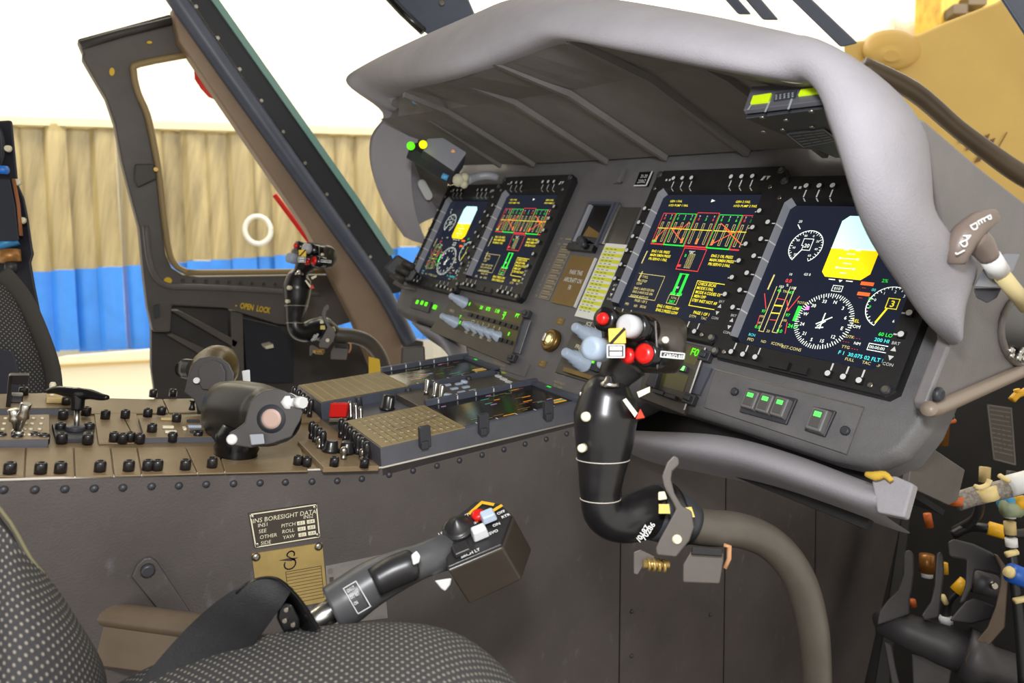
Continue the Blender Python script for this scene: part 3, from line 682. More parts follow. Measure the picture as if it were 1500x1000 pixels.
m_deck = mat('worn_deck_warm_reflection', (126, 106, 78), .42, noise=.14, scale=14, bump=.12, bscale=700)  # the tan includes a painted reflection of warm light
m_edge = mat('worn_bare_edge', (196, 190, 178), .4)
m_cdu = mat('keyboard_bronze', (142, 124, 84), .45, noise=.1, scale=60)
zt = ZO-.256
CT = Plane((-.5, YC, zt), (1, 0, 0), (0, 1, 0))
CS = Plane((-.5, YC, zt), (1, 0, 0), (0, 0, 1))
A0 = oY(557, 656, YC); A1 = oY(850, 588, YC)
CD = plane3(A0, A1, A0+V((0, 1, 0)))
xb = oY(560, 686, YC).x; E1 = oY(850, 617, YC)
con = thing('center_console', 'dark grey riveted centre console carrying the keyboard units', 'console', (-.3, .35, zt-.4))
prof = [(-.95, zt), (xb, zt), (E1.x, E1.z), (-.05, E1.z+.005), (-.02, E1.z-.02), (.78, E1.z-.02), (.78, zt-.62), (-.95, zt-.62)]
b = MB(); pr = [(xb, zt)]+prof[2:6]+[(.78, zt-.62), (xb, zt-.62)]; b.prism([V((x, YC, z)) for x, z in pr], [V((x, YF, z)) for x, z in pr])
pr = [(-.95, zt), (xb, zt), (xb, zt-.62), (-.95, zt-.62)]; b.prism([V((x, YC, z)) for x, z in pr], [V((x, YR, z)) for x, z in pr]); b.build('console_body', m_side, con)
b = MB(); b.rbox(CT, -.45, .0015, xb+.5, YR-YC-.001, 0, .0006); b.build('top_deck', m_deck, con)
b = MB(); b.tube([V((-.95, YC-.0003, zt+.0006)), V((xb, YC-.0003, zt+.0006)), V((E1.x, YC-.0003, E1.z+.0006))], .0011, 6); b.build('worn_edge', m_edge, con)
RV = [(5, 717), (51, 717), (95, 716), (138, 715), (180, 714), (222, 712), (262, 711), (302, 709), (342, 708), (381, 707), (418, 706), (457, 705), (494, 704), (530, 701), (570, 695), (605, 689), (640, 682), (673, 674), (706, 666), (738, 658), (769, 650), (800, 643), (830, 635), (862, 628), (925, 895), (925, 960), (905, 720), (1040, 900)]
rv = None
for x, y in RV:
    p = CS.hit(x, y)
    if rv is None:
        b = MB(); b.smooth(); b.lathe(p, CS.n, [(0, .0032), (.0012, .0029), (.0022, .0018), (.0026, .0003)], 10); rv = b.build('rivet', m_dark, con); r0 = p
    else: c = rv.copy(); bpy.context.scene.collection.objects.link(c); c.parent = con; c.location = p-r0
for x, y0, y1 in ((910, 640, 1000), (1063, 690, 1000), (1195, 720, 1000)):
    b = MB(); p, q = CS.hit(x, y0), CS.hit(x-4, y1); b.prism([p, p+V((.0016, 0, 0)), q+V((.0016, 0, 0)), q], [v-V((0, .0008, 0)) for v in (p, p+V((.0016, 0, 0)), q+V((.0016, 0, 0)), q)]); b.build('sheet_seam', m_black, con)
# bracket bolted to the side
b = MB(); pts = [CS.l(*q) for q in ((192, 842), (200, 824), (211, 815), (221, 814), (229, 820), (284, 902), (250, 902), (235, 895))]
b.slab(CS, pts, 0, .004); br = b.build('side_bracket', m_side, con, bevel=.0012)
b = MB(); b.smooth(); b.lathe(CS.hit(216, 834, .004), CS.n, [(0, .0055), (.003, .0055), (.0045, .004)], 12); b.build('bracket_bolt', m_dark, br)
# ---- data plates
m_gold = mat('brass_plate', (190, 164, 104), .35, metal=.55, noise=.2, scale=12)
m_plate = mat('etched_dark_plate', (64, 56, 48), .4)
m_alu = mat('aluminium_plate', (150, 146, 142), .4, metal=.6, noise=.2, scale=20)
class Quad:   # bilinear plate frame on the console side
    def __init__(s, pts, h): s.p = [CS.l(x, y, h) for x, y in pts]; s.h = h
    def at(s, u, v):
        a, b, c, d = s.p; t = lambda i: a[i]*(1-u)*(1-v)+b[i]*u*(1-v)+c[i]*u*v+d[i]*(1-u)*v
        return (t(0), t(1))
w = thing('boresight_data_plate', 'small dark data plate headed INS BORESIGHT DATA on the console side', 'data plate', CS.hit(418, 770))
Q = Quad(((364, 752), (465, 737), (470, 787), (373, 803)), .0015); b = MB(); b.slab(CS, Q.p, 0, .0014); b.m = 1
ang = math.atan2(Q.p[1][1]-Q.p[0][1], Q.p[1][0]-Q.p[0][0])
b.line(CS, [Q.at(.02, .03), Q.at(.98, .03), Q.at(.98, .97), Q.at(.02, .97)], .0011, .0017, True)
def qt(b, u, v, s, h, al='l'): p = Q.at(u, v); b.text(CS, p[0], p[1], s, h, .0018, al, rot=ang, sx=.95)
qt(b, .5, .28, 'INS BORESIGHT DATA', .0044, 'c')
for i, s in enumerate(('INS1', 'SEE', 'OTHER', 'SIDE')): qt(b, .09, .42+.17*i, s, .0036)
for i, s in enumerate(('PITCH', 'ROLL', 'YAW')): qt(b, .42, .53+.17*i, s, .0036)
qt(b, .76, .38, 'INS2', .0036)
for i in range(3):
    for k in range(2): p, q = Q.at(.66+.15*k, .40+.17*i+.02), Q.at(.79+.14*k, .53+.17*i); b.fill(CS, [Q.at(.66+.15*k, .43+.17*i), Q.at(.78+.15*k, .43+.17*i), Q.at(.78+.15*k, .54+.17*i), Q.at(.66+.15*k, .54+.17*i)], .0017)
b.m = 0
for i in range(3):
    for k, s in ((0, '-0.1'), (1, '-0.4')): qt(b, .67+.15*k, .52+.17*i, s, .0026)
b.build('plate', [m_plate, m_cream], w)
for u, v in ((.05, .1), (.95, .1), (.05, .9), (.95, .9)):
    p = Q.at(u, v); b = MB(); b.smooth(); b.lathe(CS.w(*p, .0014), CS.n, [(0, .0022), (.001, .002), (.0014, .0008)], 8); b.build('plate_rivet', m_scr, w)
w = thing('brass_nameplate', 'brass nameplate with a winged emblem partly behind the black seat belt', 'data plate', CS.hit(425, 850))
Q = Quad(((369, 811), (472, 795), (480, 880), (380, 900)), .0013); b = MB(); b.slab(CS, Q.p, 0, .0012); b.m = 1
c = Q.at(.5, .2)
def sarc(b, cx, cy, r, a0, a1, w): b.line(CS, [(cx+r*math.cos(math.radians(a0+(a1-a0)*i/12)), cy+r*math.sin(math.radians(a0+(a1-a0)*i/12))) for i in range(13)], w, .0015)
sarc(b, c[0]+.0005, c[1]+.0055, .0034, -20, 200, .0012); sarc(b, c[0]+.001, c[1]-.0035, .0052, -200, 80, .0013); b.line(CS, [(c[0]-.002, c[1]+.004), (c[0]+.005, c[1]-.0005)], .0013, .0015)
b.fill(CS, [(c[0]-.01, c[1]+.001), (c[0]-.002, c[1]+.0022), (c[0]+.008, c[1]+.002), (c[0]+.002, c[1]-.0008)], .0015)
for i in range(9): b.line(CS, [Q.at(.43, .42+.055*i), Q.at(.95, .42+.055*i)], .0004, .0015)
b.line(CS, [Q.at(.43, .38), Q.at(.95, .38), Q.at(.95, .92), Q.at(.43, .92)], .0005, .0015, True)
b.build('plate', [m_gold, m_plate], w)
for u, v in ((.05, .06), (.94, .05)):
    p = Q.at(u, v); b = MB(); b.smooth(); b.lathe(CS.w(*p, .0012), CS.n, [(0, .004), (.0015, .0036), (.0024, .0015)], 10); b.build('plate_rivet', m_scr, w)
b = MB(); Q = Quad(((477, 829), (560, 812), (568, 905), (482, 915)), .0013); b.slab(CS, Q.p, 0, .0012); b.m = 1; p = Q.at(.08, .1); b.disc(CS, p[0], p[1], .0028, .0016); b.m = 2; b.fill(CS, [Q.at(.05, .2), Q.at(.12, .2), Q.at(.12, .28), Q.at(.05, .28)], .0015)
tag(b.build('aluminium_data_plate', [m_alu, m_scr, m_brownp]), 'dull aluminium plate on the console side behind the collective grip', 'data plate')
# ---- blank cover plates with captive fasteners
m_fast = mat('fastener_black', (30, 28, 30), .3, spec=.7)
fproto = None
def fastener(x, y, parent, P=CT, h=.0022, r=.0043, L=.0085):
    global fproto
    p = P.hit(x, y, h)
    if fproto is None:
        b = MB(); b.smooth(); b.lathe((0, 0, 0), (0, 0, 1), [(0, r), (L*.8, r), (L, r*.82), (L*1.0, r*.5), (L*.9, r*.45)], 14); fproto = b
    b = MB(); b.v = [v+p for v in fproto.v]; b.f = fproto.f[:]
    return b.build('captive_fastener', m_fast, parent)
def plate(name, label, cat, pts, h=.0022, fs=(), m=None, P=CT, group='blank cover plates on the console deck'):
    w = thing(name, label, cat, P.hit(*pts[0]), group); b = MB()
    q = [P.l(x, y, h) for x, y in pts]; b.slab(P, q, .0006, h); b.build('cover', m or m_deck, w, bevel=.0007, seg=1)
    for x, y in fs: fastener(x, y, w, P, h)
    return w
seam = [(-60, 655), (38, 655), (108, 655), (162, 655), (201, 655), (272, 654), (318, 653), (440, 650)]
bot = [(-60, 697), (36, 697), (110, 697), (167, 696), (208, 695), (290, 693), (330, 692), (452, 689)]
fs = [[(14, 693)], [(59, 693), (88, 692)], [(146, 690)], [(188, 689)], [(216, 688), (230, 688)], [(271, 687), (310, 684)], [(436, 680), (449, 682)]]
where = ['at the lower left corner of the photo', 'below the panel of white studs', 'below the black T handle', 'between the T handle and the lower switch panel', 'below the left corner of the lower switch panel', 'left of the neck of the near hand controller', 'under the near hand controller']
for i in range(7):
    a, b_, c, d = seam[i], seam[i+1], bot[i+1], bot[i]
    plate('cover_plate', 'bronze cover plate on the console edge ' + where[i], 'cover plate', ((a[0]+.6, a[1]), (b_[0]-.6, b_[1]), (c[0]-.6, c[1]), (d[0]+.6, d[1])), fs=fs[i])
plate('cover_plate', 'bronze blank cover plate behind and right of the black T handle', 'cover plate', ((138, 606), (178, 605), (200, 648), (144, 649)), fs=((154, 613), (128, 649)))
plate('cover_plate', 'bronze blank cover plate just left of the lower switch panel', 'cover plate', ((179, 605), (200, 605), (212, 648), (201, 648)), fs=((183, 612), (167, 646), (179, 648), (190, 646), (204, 648)))
plate('cover_plate', 'wide bronze cover plate at the far edge behind the T handle', 'cover plate', ((118, 586), (238, 584), (247, 604), (118, 606)), fs=((224, 581), (126, 608)))
plate('cover_plate', 'bronze cover plate at the far edge left of the far hand controller', 'cover plate', ((239, 584), (290, 583), (300, 603), (248, 604)), fs=((253, 580),))
# ---- small control panels of the rear console
m_tray = mat('tray_blue_grey', (82, 82, 88), .45, noise=.1, scale=30)
w = thing('stud_panel', 'bronze panel dotted with pale studs and two chrome toggle switches at the lower left', 'switch panel', CT.hit(30, 650))
q = [CT.l(x, y, .008) for x, y in ((-40, 609), (71, 607), (71, 643), (-40, 645))]
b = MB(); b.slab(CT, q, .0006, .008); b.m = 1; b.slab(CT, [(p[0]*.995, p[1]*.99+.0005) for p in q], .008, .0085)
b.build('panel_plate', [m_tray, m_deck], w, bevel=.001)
for x in (-6, 6, 38, 47, 60):
    for y in (613, 621, 629, 637):
        p = CT.hit(x+ (621-y)*.25, y, .0085); b = MB(); b.smooth(); b.lathe(p, (0, 0, 1), [(0, .0016), (.0012, .0013)], 8); b.build('stud', m_cream, w)
for (x0, y0, x1, y1) in ((24, 636, 19, 604), (27, 637, 38, 596)):
    p = CT.hit(x0, y0, .0085); d = (at(x1, y1, (p-CAM).dot(CM.col[2])-.005)-p); b = MB(); b.smooth()
    b.lathe(p, (0, 0, 1), [(0, .004), (.003, .004), (.004, .003)], 10); b.lathe(p+V((0, 0, .003)), d, [(0, .0018), (d.length*.45, .0032), (d.length*.5, .0048), (d.length*.62, .0044), (d.length*.75, .0036), (d.length*.98, .0042), (d.length, .003)], 14)
    b.build('toggle_lever', m_steel, w)
for x, y in ((0, 648), (24, 650), (50, 647), (64, 649)): fastener(x, y, w, CT, .002)
w = thing('T_handle', 'black plastic T handle on a chrome shaft standing up from the console', 'pull handle', CT.hit(112, 634))
w.name = 'pull_handle'; WORLD['pull_handle'] = WORLD['T_handle']
p = CT.hit(112, 632, .004); dd = (p-CAM).dot(CM.col[2])
b = MB(); q = [CT.l(x, y, .005) for x, y in ((76, 620), (140, 620), (134, 641), (82, 642))]; b.slab(CT, q, .0006, .005); b.smooth(); b.lathe(CT.hit(110, 630, .005), (0, 0, 1), [(0, .0078), (.004, .0078), (.005, .005)], 18); b.build('handle_base', m_dark, w, bevel=.0008)
b = MB(); b.cyl(p, at(113, 600, dd), .0022, n=12); b.build('shaft', m_steel, w)
b = MB(); b.smooth(); b.tube([at(70, 573, dd+.004), at(82, 571, dd+.002), at(100, 574, dd), at(114, 577, dd), at(130, 577, dd), at(147, 581, dd-.004), at(158, 582, dd-.006)], [.0022, .0036, .005, .0062, .0048, .0034, .002], 12, spl=4)
b.tube([at(114, 577, dd), at(114, 590, dd), at(113, 600, dd)], [.0062, .0055, .0052], 14, spl=3); b.build('grip', m_gloss, w)
for x, y in ((90, 648), (128, 647), (92, 613), (88, 632), (130, 632)): fastener(x, y, w, CT, .002)
w = thing('lighting_control_panel', 'bronze switch panel with pale keys and a small black rocker in the middle console row', 'switch panel', CT.hit(260, 650))
q = [CT.l(x, y, .006) for x, y in ((203, 612), (300, 609), (315, 640), (212, 641))]
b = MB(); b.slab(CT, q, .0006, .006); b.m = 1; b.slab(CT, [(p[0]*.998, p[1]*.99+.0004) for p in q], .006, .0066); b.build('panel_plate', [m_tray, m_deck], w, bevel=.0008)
for (x, y, ww, hh, mm) in ((244, 615, .011, .0035, m_tan), (246, 627, .010, .0035, m_cream), (250, 634, .010, .0035, m_cream), (228, 627, .0025, .008, m_cream), (270, 629, .003, .007, m_cream), (283, 618, .012, .004, m_dark), (285, 626, .012, .004, m_knob), (288, 633, .012, .004, m_dark)):
    c = CT.l(x, y, .0066); b = MB(); b.rbox(CT, c[0]-ww/2, c[1]-hh/2, c[0]+ww/2, c[1]+hh/2, .0066, .009); b.build('push_key', mm, w, bevel=.0004, seg=1)
for x, y in ((216, 610), (236, 607), (222, 633), (258, 618)): fastener(x, y, w, CT, .006)
for x, y in ((252, 646), (289, 644)): fastener(x, y, w, CT, .002)
p = CT.hit(281, 600, .006); b = MB(); b.smooth(); b.lathe(p, (0, 0, 1), [(0, .0035), (.003, .003), (.005, .0022), (.009, .0022), (.0095, .0035), (.011, .0035)], 12); b.build('selector_post', m_fast, w)
w = thing('utility_panel', 'bronze panel with a black bracket and cream toggle at the far left', 'switch panel', CT.hit(50, 600))
q = [CT.l(x, y, .008) for x, y in ((-40, 578), (108, 575), (112, 597), (-40, 599))]
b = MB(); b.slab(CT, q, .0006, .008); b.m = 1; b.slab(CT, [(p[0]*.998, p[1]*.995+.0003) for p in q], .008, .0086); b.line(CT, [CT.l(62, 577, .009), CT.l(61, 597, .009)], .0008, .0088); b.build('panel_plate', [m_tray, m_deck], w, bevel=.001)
b = MB(); p = CT.hit(12, 594, .0086); dd = (p-CAM).dot(CM.col[2]); k = dd/1000
rr, uu = CM.col[0], V((0, 0, 1))
b.box(p+uu*.015, rr*.0022, V((0, .006, 0)), uu*.015); b.box(p+uu*.026+rr*.008, rr*.009, V((0, .006, 0)), uu*.0045); b.build('guard_bracket', m_fast, w, bevel=.0008)
b = MB(); p = CT.hit(22, 588, .0086); b.box(p+V((0, 0, .004)), V((.006, 0, 0)), V((0, .006, 0)), V((0, 0, .004))); b.build('rocker', m_fast, w, bevel=.001)
b = MB(); p = CT.hit(75, 587, .0086); b.smooth(); b.lathe(p, V((0, 0, 1)), [(0, .003), (.004, .0026), (.006, .002), (.017, .003), (.019, .002)], 12); b.build('toggle_lever', m_cream, w)
b = MB(); p = CT.hit(83, 588, .0086); b.box(p+V((0, 0, .003)), V((.009, 0, 0)), V((0, .008, 0)), V((0, 0, .003))); b.build('cream_block', m_tan, w, bevel=.0008)
for x, y in ((97, 581), (97, 593), (34, 579)): fastener(x, y, w, CT, .008)
# ------------------------------------------------------------------ keyboard units on the sloping part
def up(P, pts, h=0): return [P.l(x, y, h) for x, y in pts]
def deep(P): pass
CDn = CD.n
base_h = -.03
m_lcd = mat('lcd_glass', (24, 20, 18), .12, spec=.6)
e_dim = [em('lit_dim_brown', (120, 78, 62), .5), em('lit_dim_green', (96, 110, 40), .5), em('lit_amber', (224, 150, 40), .7), em('lit_teal', (70, 150, 130), .6), em('lit_lilac', (190, 140, 190), .6)]
# near unit: local axes a = forward, b = towards port
f0 = CD.l(557, 656)[0]; f1 = CD.l(850, 588)[0]
wid = CD.l(512, 616)[1]      # width to port
kx = CD.l(684, 628)[0]       # keyboard ends here on the near edge
w = thing('keyboard_unit', 'near keyboard and display unit with white printed keys beside the near cyclic', 'keyboard unit', CD.hit(700, 640), 'keyboard and display units on the console slope')
b = MB(); b.rbox(CD, f0, 0, f1+.004, wid, base_h, 0); kb = b.build('unit_case', m_tray, w, bevel=.001)
b = MB(); b.rbox(CD, f0+.001, .001, kx, wid-.001, 0, .001); 
b.m = 1
for i in range(11):
    for j in range(6):
        x = f0+.006+(kx-f0-.012)*(i+.5)/11; y = .004+(wid-.01)*(j+.5)/6
        if i > 5 and j > 4: continue
        b.text(CD, x, y-.001, 'QWERTYUIOPASDFGHJKLZXCVBNM1234567890-/+.'[(i*6+j) % 40], .0034, .0013, 'c', bold=.02, rot=-pi/2)
b.m = 2
for i in range(11): b.line(CD, [(f0+.006+(kx-f0-.012)*(i+1)/11, .003), (f0+.006+(kx-f0-.012)*(i+1)/11, wid-.004)], .0006, .0012)
b.line(CD, [CD.l(572, 622, .001), CD.l(582, 630, .001), CD.l(634, 612, .001), CD.l(648, 607, .001), CD.l(632, 597, .001)], .0007, .0013)
b.build('keyboard', [m_cdu, m_cream, m_brownp], w, bevel=.0005, seg=1)
def display(w, a0, a1, b0, b1, far, kind):
    k = MB(); t = .0
    ins = .006
    k.rbox(CD, a0, b1-.006, a1, b1, 0, .007)       # raised far rail
    k.rbox(CD, a1-.010, b0, a1, b1, 0, .0045); k.rbox(CD, a0, b0, a1, b0+.004, 0, .0012)
    k.m = 1
    for i in range(5):
        x = a0+(a1-a0)*(.1+.16*i); p = CD.w(x-.0008, b1-.0062, .0062); q = CD.w(x+.0008, b1-.0062, .0062); k.poly([p, p-CD.n*.0045, q-CD.n*.0045, q]); k.rect(CD, x-.0008, b1-.006, x+.0008, b1-.003, .0073); 
        k.rect(CD, x-.0008, b0+.0012, x+.0008, b0+.0062, .0014)
    k.build('display_bezel', [m_blue, m_white], w)
    k = MB(); k.rect(CD, a0, b0+.004, a1-.010, b1-.006, .0006)
    random.seed(kind)
    for i in range(26):
        k.m = random.choice((1, 1, 2, 2, 3, 4, 5)); x = a0+.004+random.random()*(a1-a0-.035); y = b0+.006+random.random()*(b1-b0-.018)
        k.rect(CD, x, y, x+.006+random.random()*.012, y+.0012, .0008+.00002*i)
    k.m = 3; x = a1-.034; 
    for i in range(3): k.m = (3, 4, 3)[i]; k.rect(CD, x, b0+.010+.004*i, x+.018, b0+.0125+.004*i, .0012)
    k.build('screen', [m_lcd]+e_dim, w)
    k = MB(); c = (a1-.006, b0+(b1-b0)*.6); k.rect(CD, c[0]-.002, c[1]-.004, c[0]+.001, c[1]+.004, .0052); k.build('green_lamp', e_grn, w)
display(w, kx, f1+.004, 0, wid, False, 3)
for x, y in ((620, 641), (706, 622), (801, 601)):
    p = oY(x, y, YC); b = MB(); b.box(p+V((0, -.002, .002)), CD.e1*.006, V((0, .003, 0)), CD.n*.011); b.box(p+V((0, -.004, -.006)), CD.e1*.004, V((0, .003, 0)), CD.n*.004); b.build('side_clamp', m_dark, w, bevel=.001)
# far unit
fb0 = CD.l(470, 590)[1]; fb1 = fb0+wid*.95
ff0 = min(CD.l(470, 590)[0], CD.l(450, 562)[0]); fk = CD.l(652, 555)[0]
ff0 = CD.l(470, 590)[0]; fk = CD.l(572, 552)[0]; ff1 = f1+.004
w2 = thing('keyboard_unit', 'far keyboard and display unit with ruled bronze key face beyond the red switch guard', 'keyboard unit', CD.hit(600, 560), 'keyboard and display units on the console slope')
b = MB(); b.rbox(CD, ff0, fb0, ff1, fb1, base_h, 0); b.build('unit_case', m_blue, w2, bevel=.001)
b = MB(); b.rbox(CD, ff0+.001, fb0+.001, fk, fb1-.001, 0, .001); b.m = 1
for i in range(9): b.line(CD, [(ff0+(fk-ff0)*(i+.5)/9, fb0+.003), (ff0+(fk-ff0)*(i+.5)/9, fb1-.003)], .0014, .0012)
b.build('keyboard', [m_cdu, m_tan], w2, bevel=.0005, seg=1)
display(w2, fk, ff1, fb0, fb1, True, 5)
for x, y in ((520, 582), (594, 570), (676, 551), (719, 543)):
    c = CD.l(x, y, -.004); b = MB(); b.smooth(); b.lathe(CD.w(c[0], fb0-.003, -.016), CD.n, [(0, .004), (.014, .004), (.016, .003)], 12); b.build('side_clamp', m_dark, w2)
# middle column: deck, control block, knob and guarded switch
mid = thing('intercom_block', 'small control block with pale blue keys and chrome toggles between the two keyboard units', 'control panel', CD.hit(680, 580))
MD = CD.moved(0, 0, -.012)
b = MB(); b.rbox(CD, f0+.02, wid+.001, f1+.004, fb0-.001, base_h, -.0125); b.build('block_deck', m_tray, mid)
a = up(CD, ((606, 578), (640, 602), (815, 575), (735, 550)), -.004)
ax0, ax1 = CD.l(640, 604, -.004)[0], f1+.003; by0, by1 = wid+.003, fb0-.004
b = MB(); b.rbox(CD, ax0-.006, by0, ax1, by1, -.0125, -.004); b.build('block_case', m_brownp, mid, bevel=.001)
B4 = CD.moved(0, 0, -.004)
def onB(x, y): return B4.l(x, y)
for (x, y, dx, dy, mm) in [(655+i*10.5, 565+i*5.2, .010, .005, m_knob) for i in range(4)]+[(672+i*10.5, 563+i*5, .010, .005, m_knob) for i in range(4)]+[(738+i*7.5-8, 556+i*4.2-4, .006, .010, m_white) for i in range(4)]:
    c = onB(x, y); b = MB(); b.rbox(B4, c[0]-dx/2, c[1]-dy/2, c[0]+dx/2, c[1]+dy/2, 0, .0022); b.build('key', mm, mid, bevel=.0004, seg=1)
for (x, y) in ((624, 577), (636, 582), (645, 586)):
    p = B4.w(*onB(x, y)); b = MB(); b.smooth(); b.lathe(p, V((0, 0, 1)), [(0, .0035), (.004, .003), (.0045, .0022), (.018, .0038), (.0195, .0025)], 12); b.build('toggle_lever', m_steel, mid)
p = B4.w(*onB(655, 590)); b = MB(); b.smooth(); b.lathe(p, V((0, 0, 1)), [(0, .0062), (.010, .0056), (.0115, .0045)], 18); b.build('rotary_knob', m_knob, mid)
p = B4.w(*onB(680, 561)); b = MB(); b.smooth(); b.lathe(p, V((0, 0, 1)), [(0, .005), (.003, .005), (.004, .003)], 14); b.build('rotary_knob', m_knob, mid)
c = onB(738, 546); b = MB(); b.rect(B4, c[0]-.004, c[1]-.005, c[0]+.002, c[1]+.005, .0006); b.build('green_lamp', mat('dim_green_lamp', (110, 130, 20), .4, emit=.6), mid)
pk = CD.hit(567, 599, -.0125)
b = MB(); b.smooth(); b.lathe(pk, V((0, 0, 1)), [(0, .0095), (.002, .0095), (.003, .0078), (.016, .0072), (.018, .006)], 22); b.m = 1; b.box(pk+V((0, -.0075, .009)), V((.0006, 0, 0)), V((0, .0006, 0)), V((0, 0, .006)))
tag(b.build('selector_knob', [m_fast, m_white]), 'large black selector knob standing between the two keyboard units', 'knob')
w3 = thing('guarded_switch', 'bright red switch guard beside chrome toggles left of the black selector knob', 'switch', CD.hit(497, 612))
pg = at(497, 600, (CD.hit(497, 612, -.01)-CAM).dot(CM.col[2])); k = (pg-CAM).dot(CM.col[2])/1000
rr, dn, ff = CM.col[0], CM.col[1], CM.col[2]
b = MB(); b.box(pg, rr*13*k, V((0, 0, 1))*11*k, ff*.006); b.build('red_guard', m_red, w3, bevel=.002)
b = MB(); b.box(pg+dn*14*k, rr*13*k, V((0, 0, 1))*3*k, ff*.008); b.build('guard_base', m_scr, w3, bevel=.001)
for i, (x, y) in enumerate(((514, 606), (522, 609), (529, 614))):
    p = at(x, y+8, k*1000-.003*i); q = at(x-1, y-19, k*1000-.003*i); b = MB(); b.smooth(); b.lathe(p, q-p, [(0, .0026), (.004, .0024), (.006, .0016), ((q-p).length*.8, .0026), ((q-p).length, .002)], 12); b.build('toggle_lever', m_steel, w3)
# rows of pointed switches at the rear of the keyboards
w4 = thing('toggle_bank', 'bronze panel packed with rows of dark toggle switches behind the near hand controller', 'switch panel', CT.hit(500, 660))
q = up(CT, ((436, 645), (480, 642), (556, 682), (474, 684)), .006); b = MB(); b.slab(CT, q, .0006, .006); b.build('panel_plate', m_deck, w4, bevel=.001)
def lever(x, y, ht, mm=m_fast, h=.006, r=.0032):
    p = CT.hit(x, y, h); b = MB(); b.smooth(); b.lathe(p, V((-.1, 0, 1)), [(0, r), (ht*.25, r*.95), (ht*.3, r*.6), (ht*.5, r*1.15), (ht*.85, r*1.1), (ht, r*.6)], 12); return b.build('toggle_lever', mm, w4)
for i in range(7): lever(499+6.2*i, 640+6.2*i, .021, m_fast)
for i in range(4): lever(456+5.5*i, 642+5*i, .019, m_fast)
for x, y in ((468, 656), (503, 672), (531, 674)): lever(x, y, .012, m_scr)
for x, y in ((484, 661), (507, 663)):
    p = CT.hit(x, y, .006); b = MB(); b.smooth(); b.lathe(p, V((0, 0, 1)), [(0, .0085), (.003, .008), (.004, .0068), (.010, .0062), (.0115, .005)], 18); b.build('rotary_knob', m_fast, w4)
for x, y in ((489, 682), (533, 684)): fastener(x, y, w4, CT, .006)
w5 = thing('toggle_bank', 'short row of dark toggle switches behind the far keyboard unit', 'switch panel', CT.hit(440, 600))
b = MB(); q = up(CT, ((418, 590), (446, 588), (470, 612), (440, 614)), .006); b.slab(CT, q, .0006, .006); b.build('panel_plate', m_deck, w5, bevel=.001)
for i in range(5):
    p = CT.hit(429+6*i, 590+5*i, .006); b = MB(); b.smooth(); b.lathe(p, V((0, 0, 1)), [(0, .003), (.005, .0028), (.006, .002), (.01, .0036), (.019, .0034), (.021, .002)], 12); b.build('toggle_lever', m_fast, w5)
rr, dn, ff = CM.col[0], CM.col[1], CM.col[2]
upv = -dn
def eloft(b, secs, n=28, caps=True, P=at):
    rows = []
    for x, y, d, rx, ry in secs:
        rows.append([P(x+rx*math.cos(2*pi*i/n), y-ry*math.sin(2*pi*i/n), d) for i in range(n)])
    b.grid(rows, True, True)
    if caps:
        o = len(b.v)-n*len(rows); m = n*(len(rows)-1)
        b.f.append((tuple(o+i for i in range(n)), b.m, False)); b.f.append((tuple(o+m+i for i in range(n))[::-1], b.m, False))
    return b
def solid(b, pts, d0, d1, shrink=1.0, P=at):   # outline seen from the seat side, with real thickness d1-d0
    f = [P(x, y, d0) for x, y in pts]; cx = sum(p[0] for p in pts)/len(pts); cy = sum(p[1] for p in pts)/len(pts)
    k = [P(x, y, d0)+((P(cx, cy, d1)-P(cx, cy, d0))) for x, y in pts]
    return b.prism(k, f)
m_grip = mat('grip_black', (24, 23, 25), .3, spec=.6, noise=.1, scale=30)
m_satin = mat('satin_black', (36, 35, 36), .36, noise=.1, scale=40)
m_tube = mat('tube_bronze_grey', (84, 78, 70), .42, noise=.12, scale=25)
m_cast = mat('cast_grey', (96, 90, 86), .42, noise=.1, scale=30)
m_springm = mat('spring_gold', (190, 160, 96), .35, metal=.6)
m_lead = mat('yellow_tape', (214, 196, 110), .6)
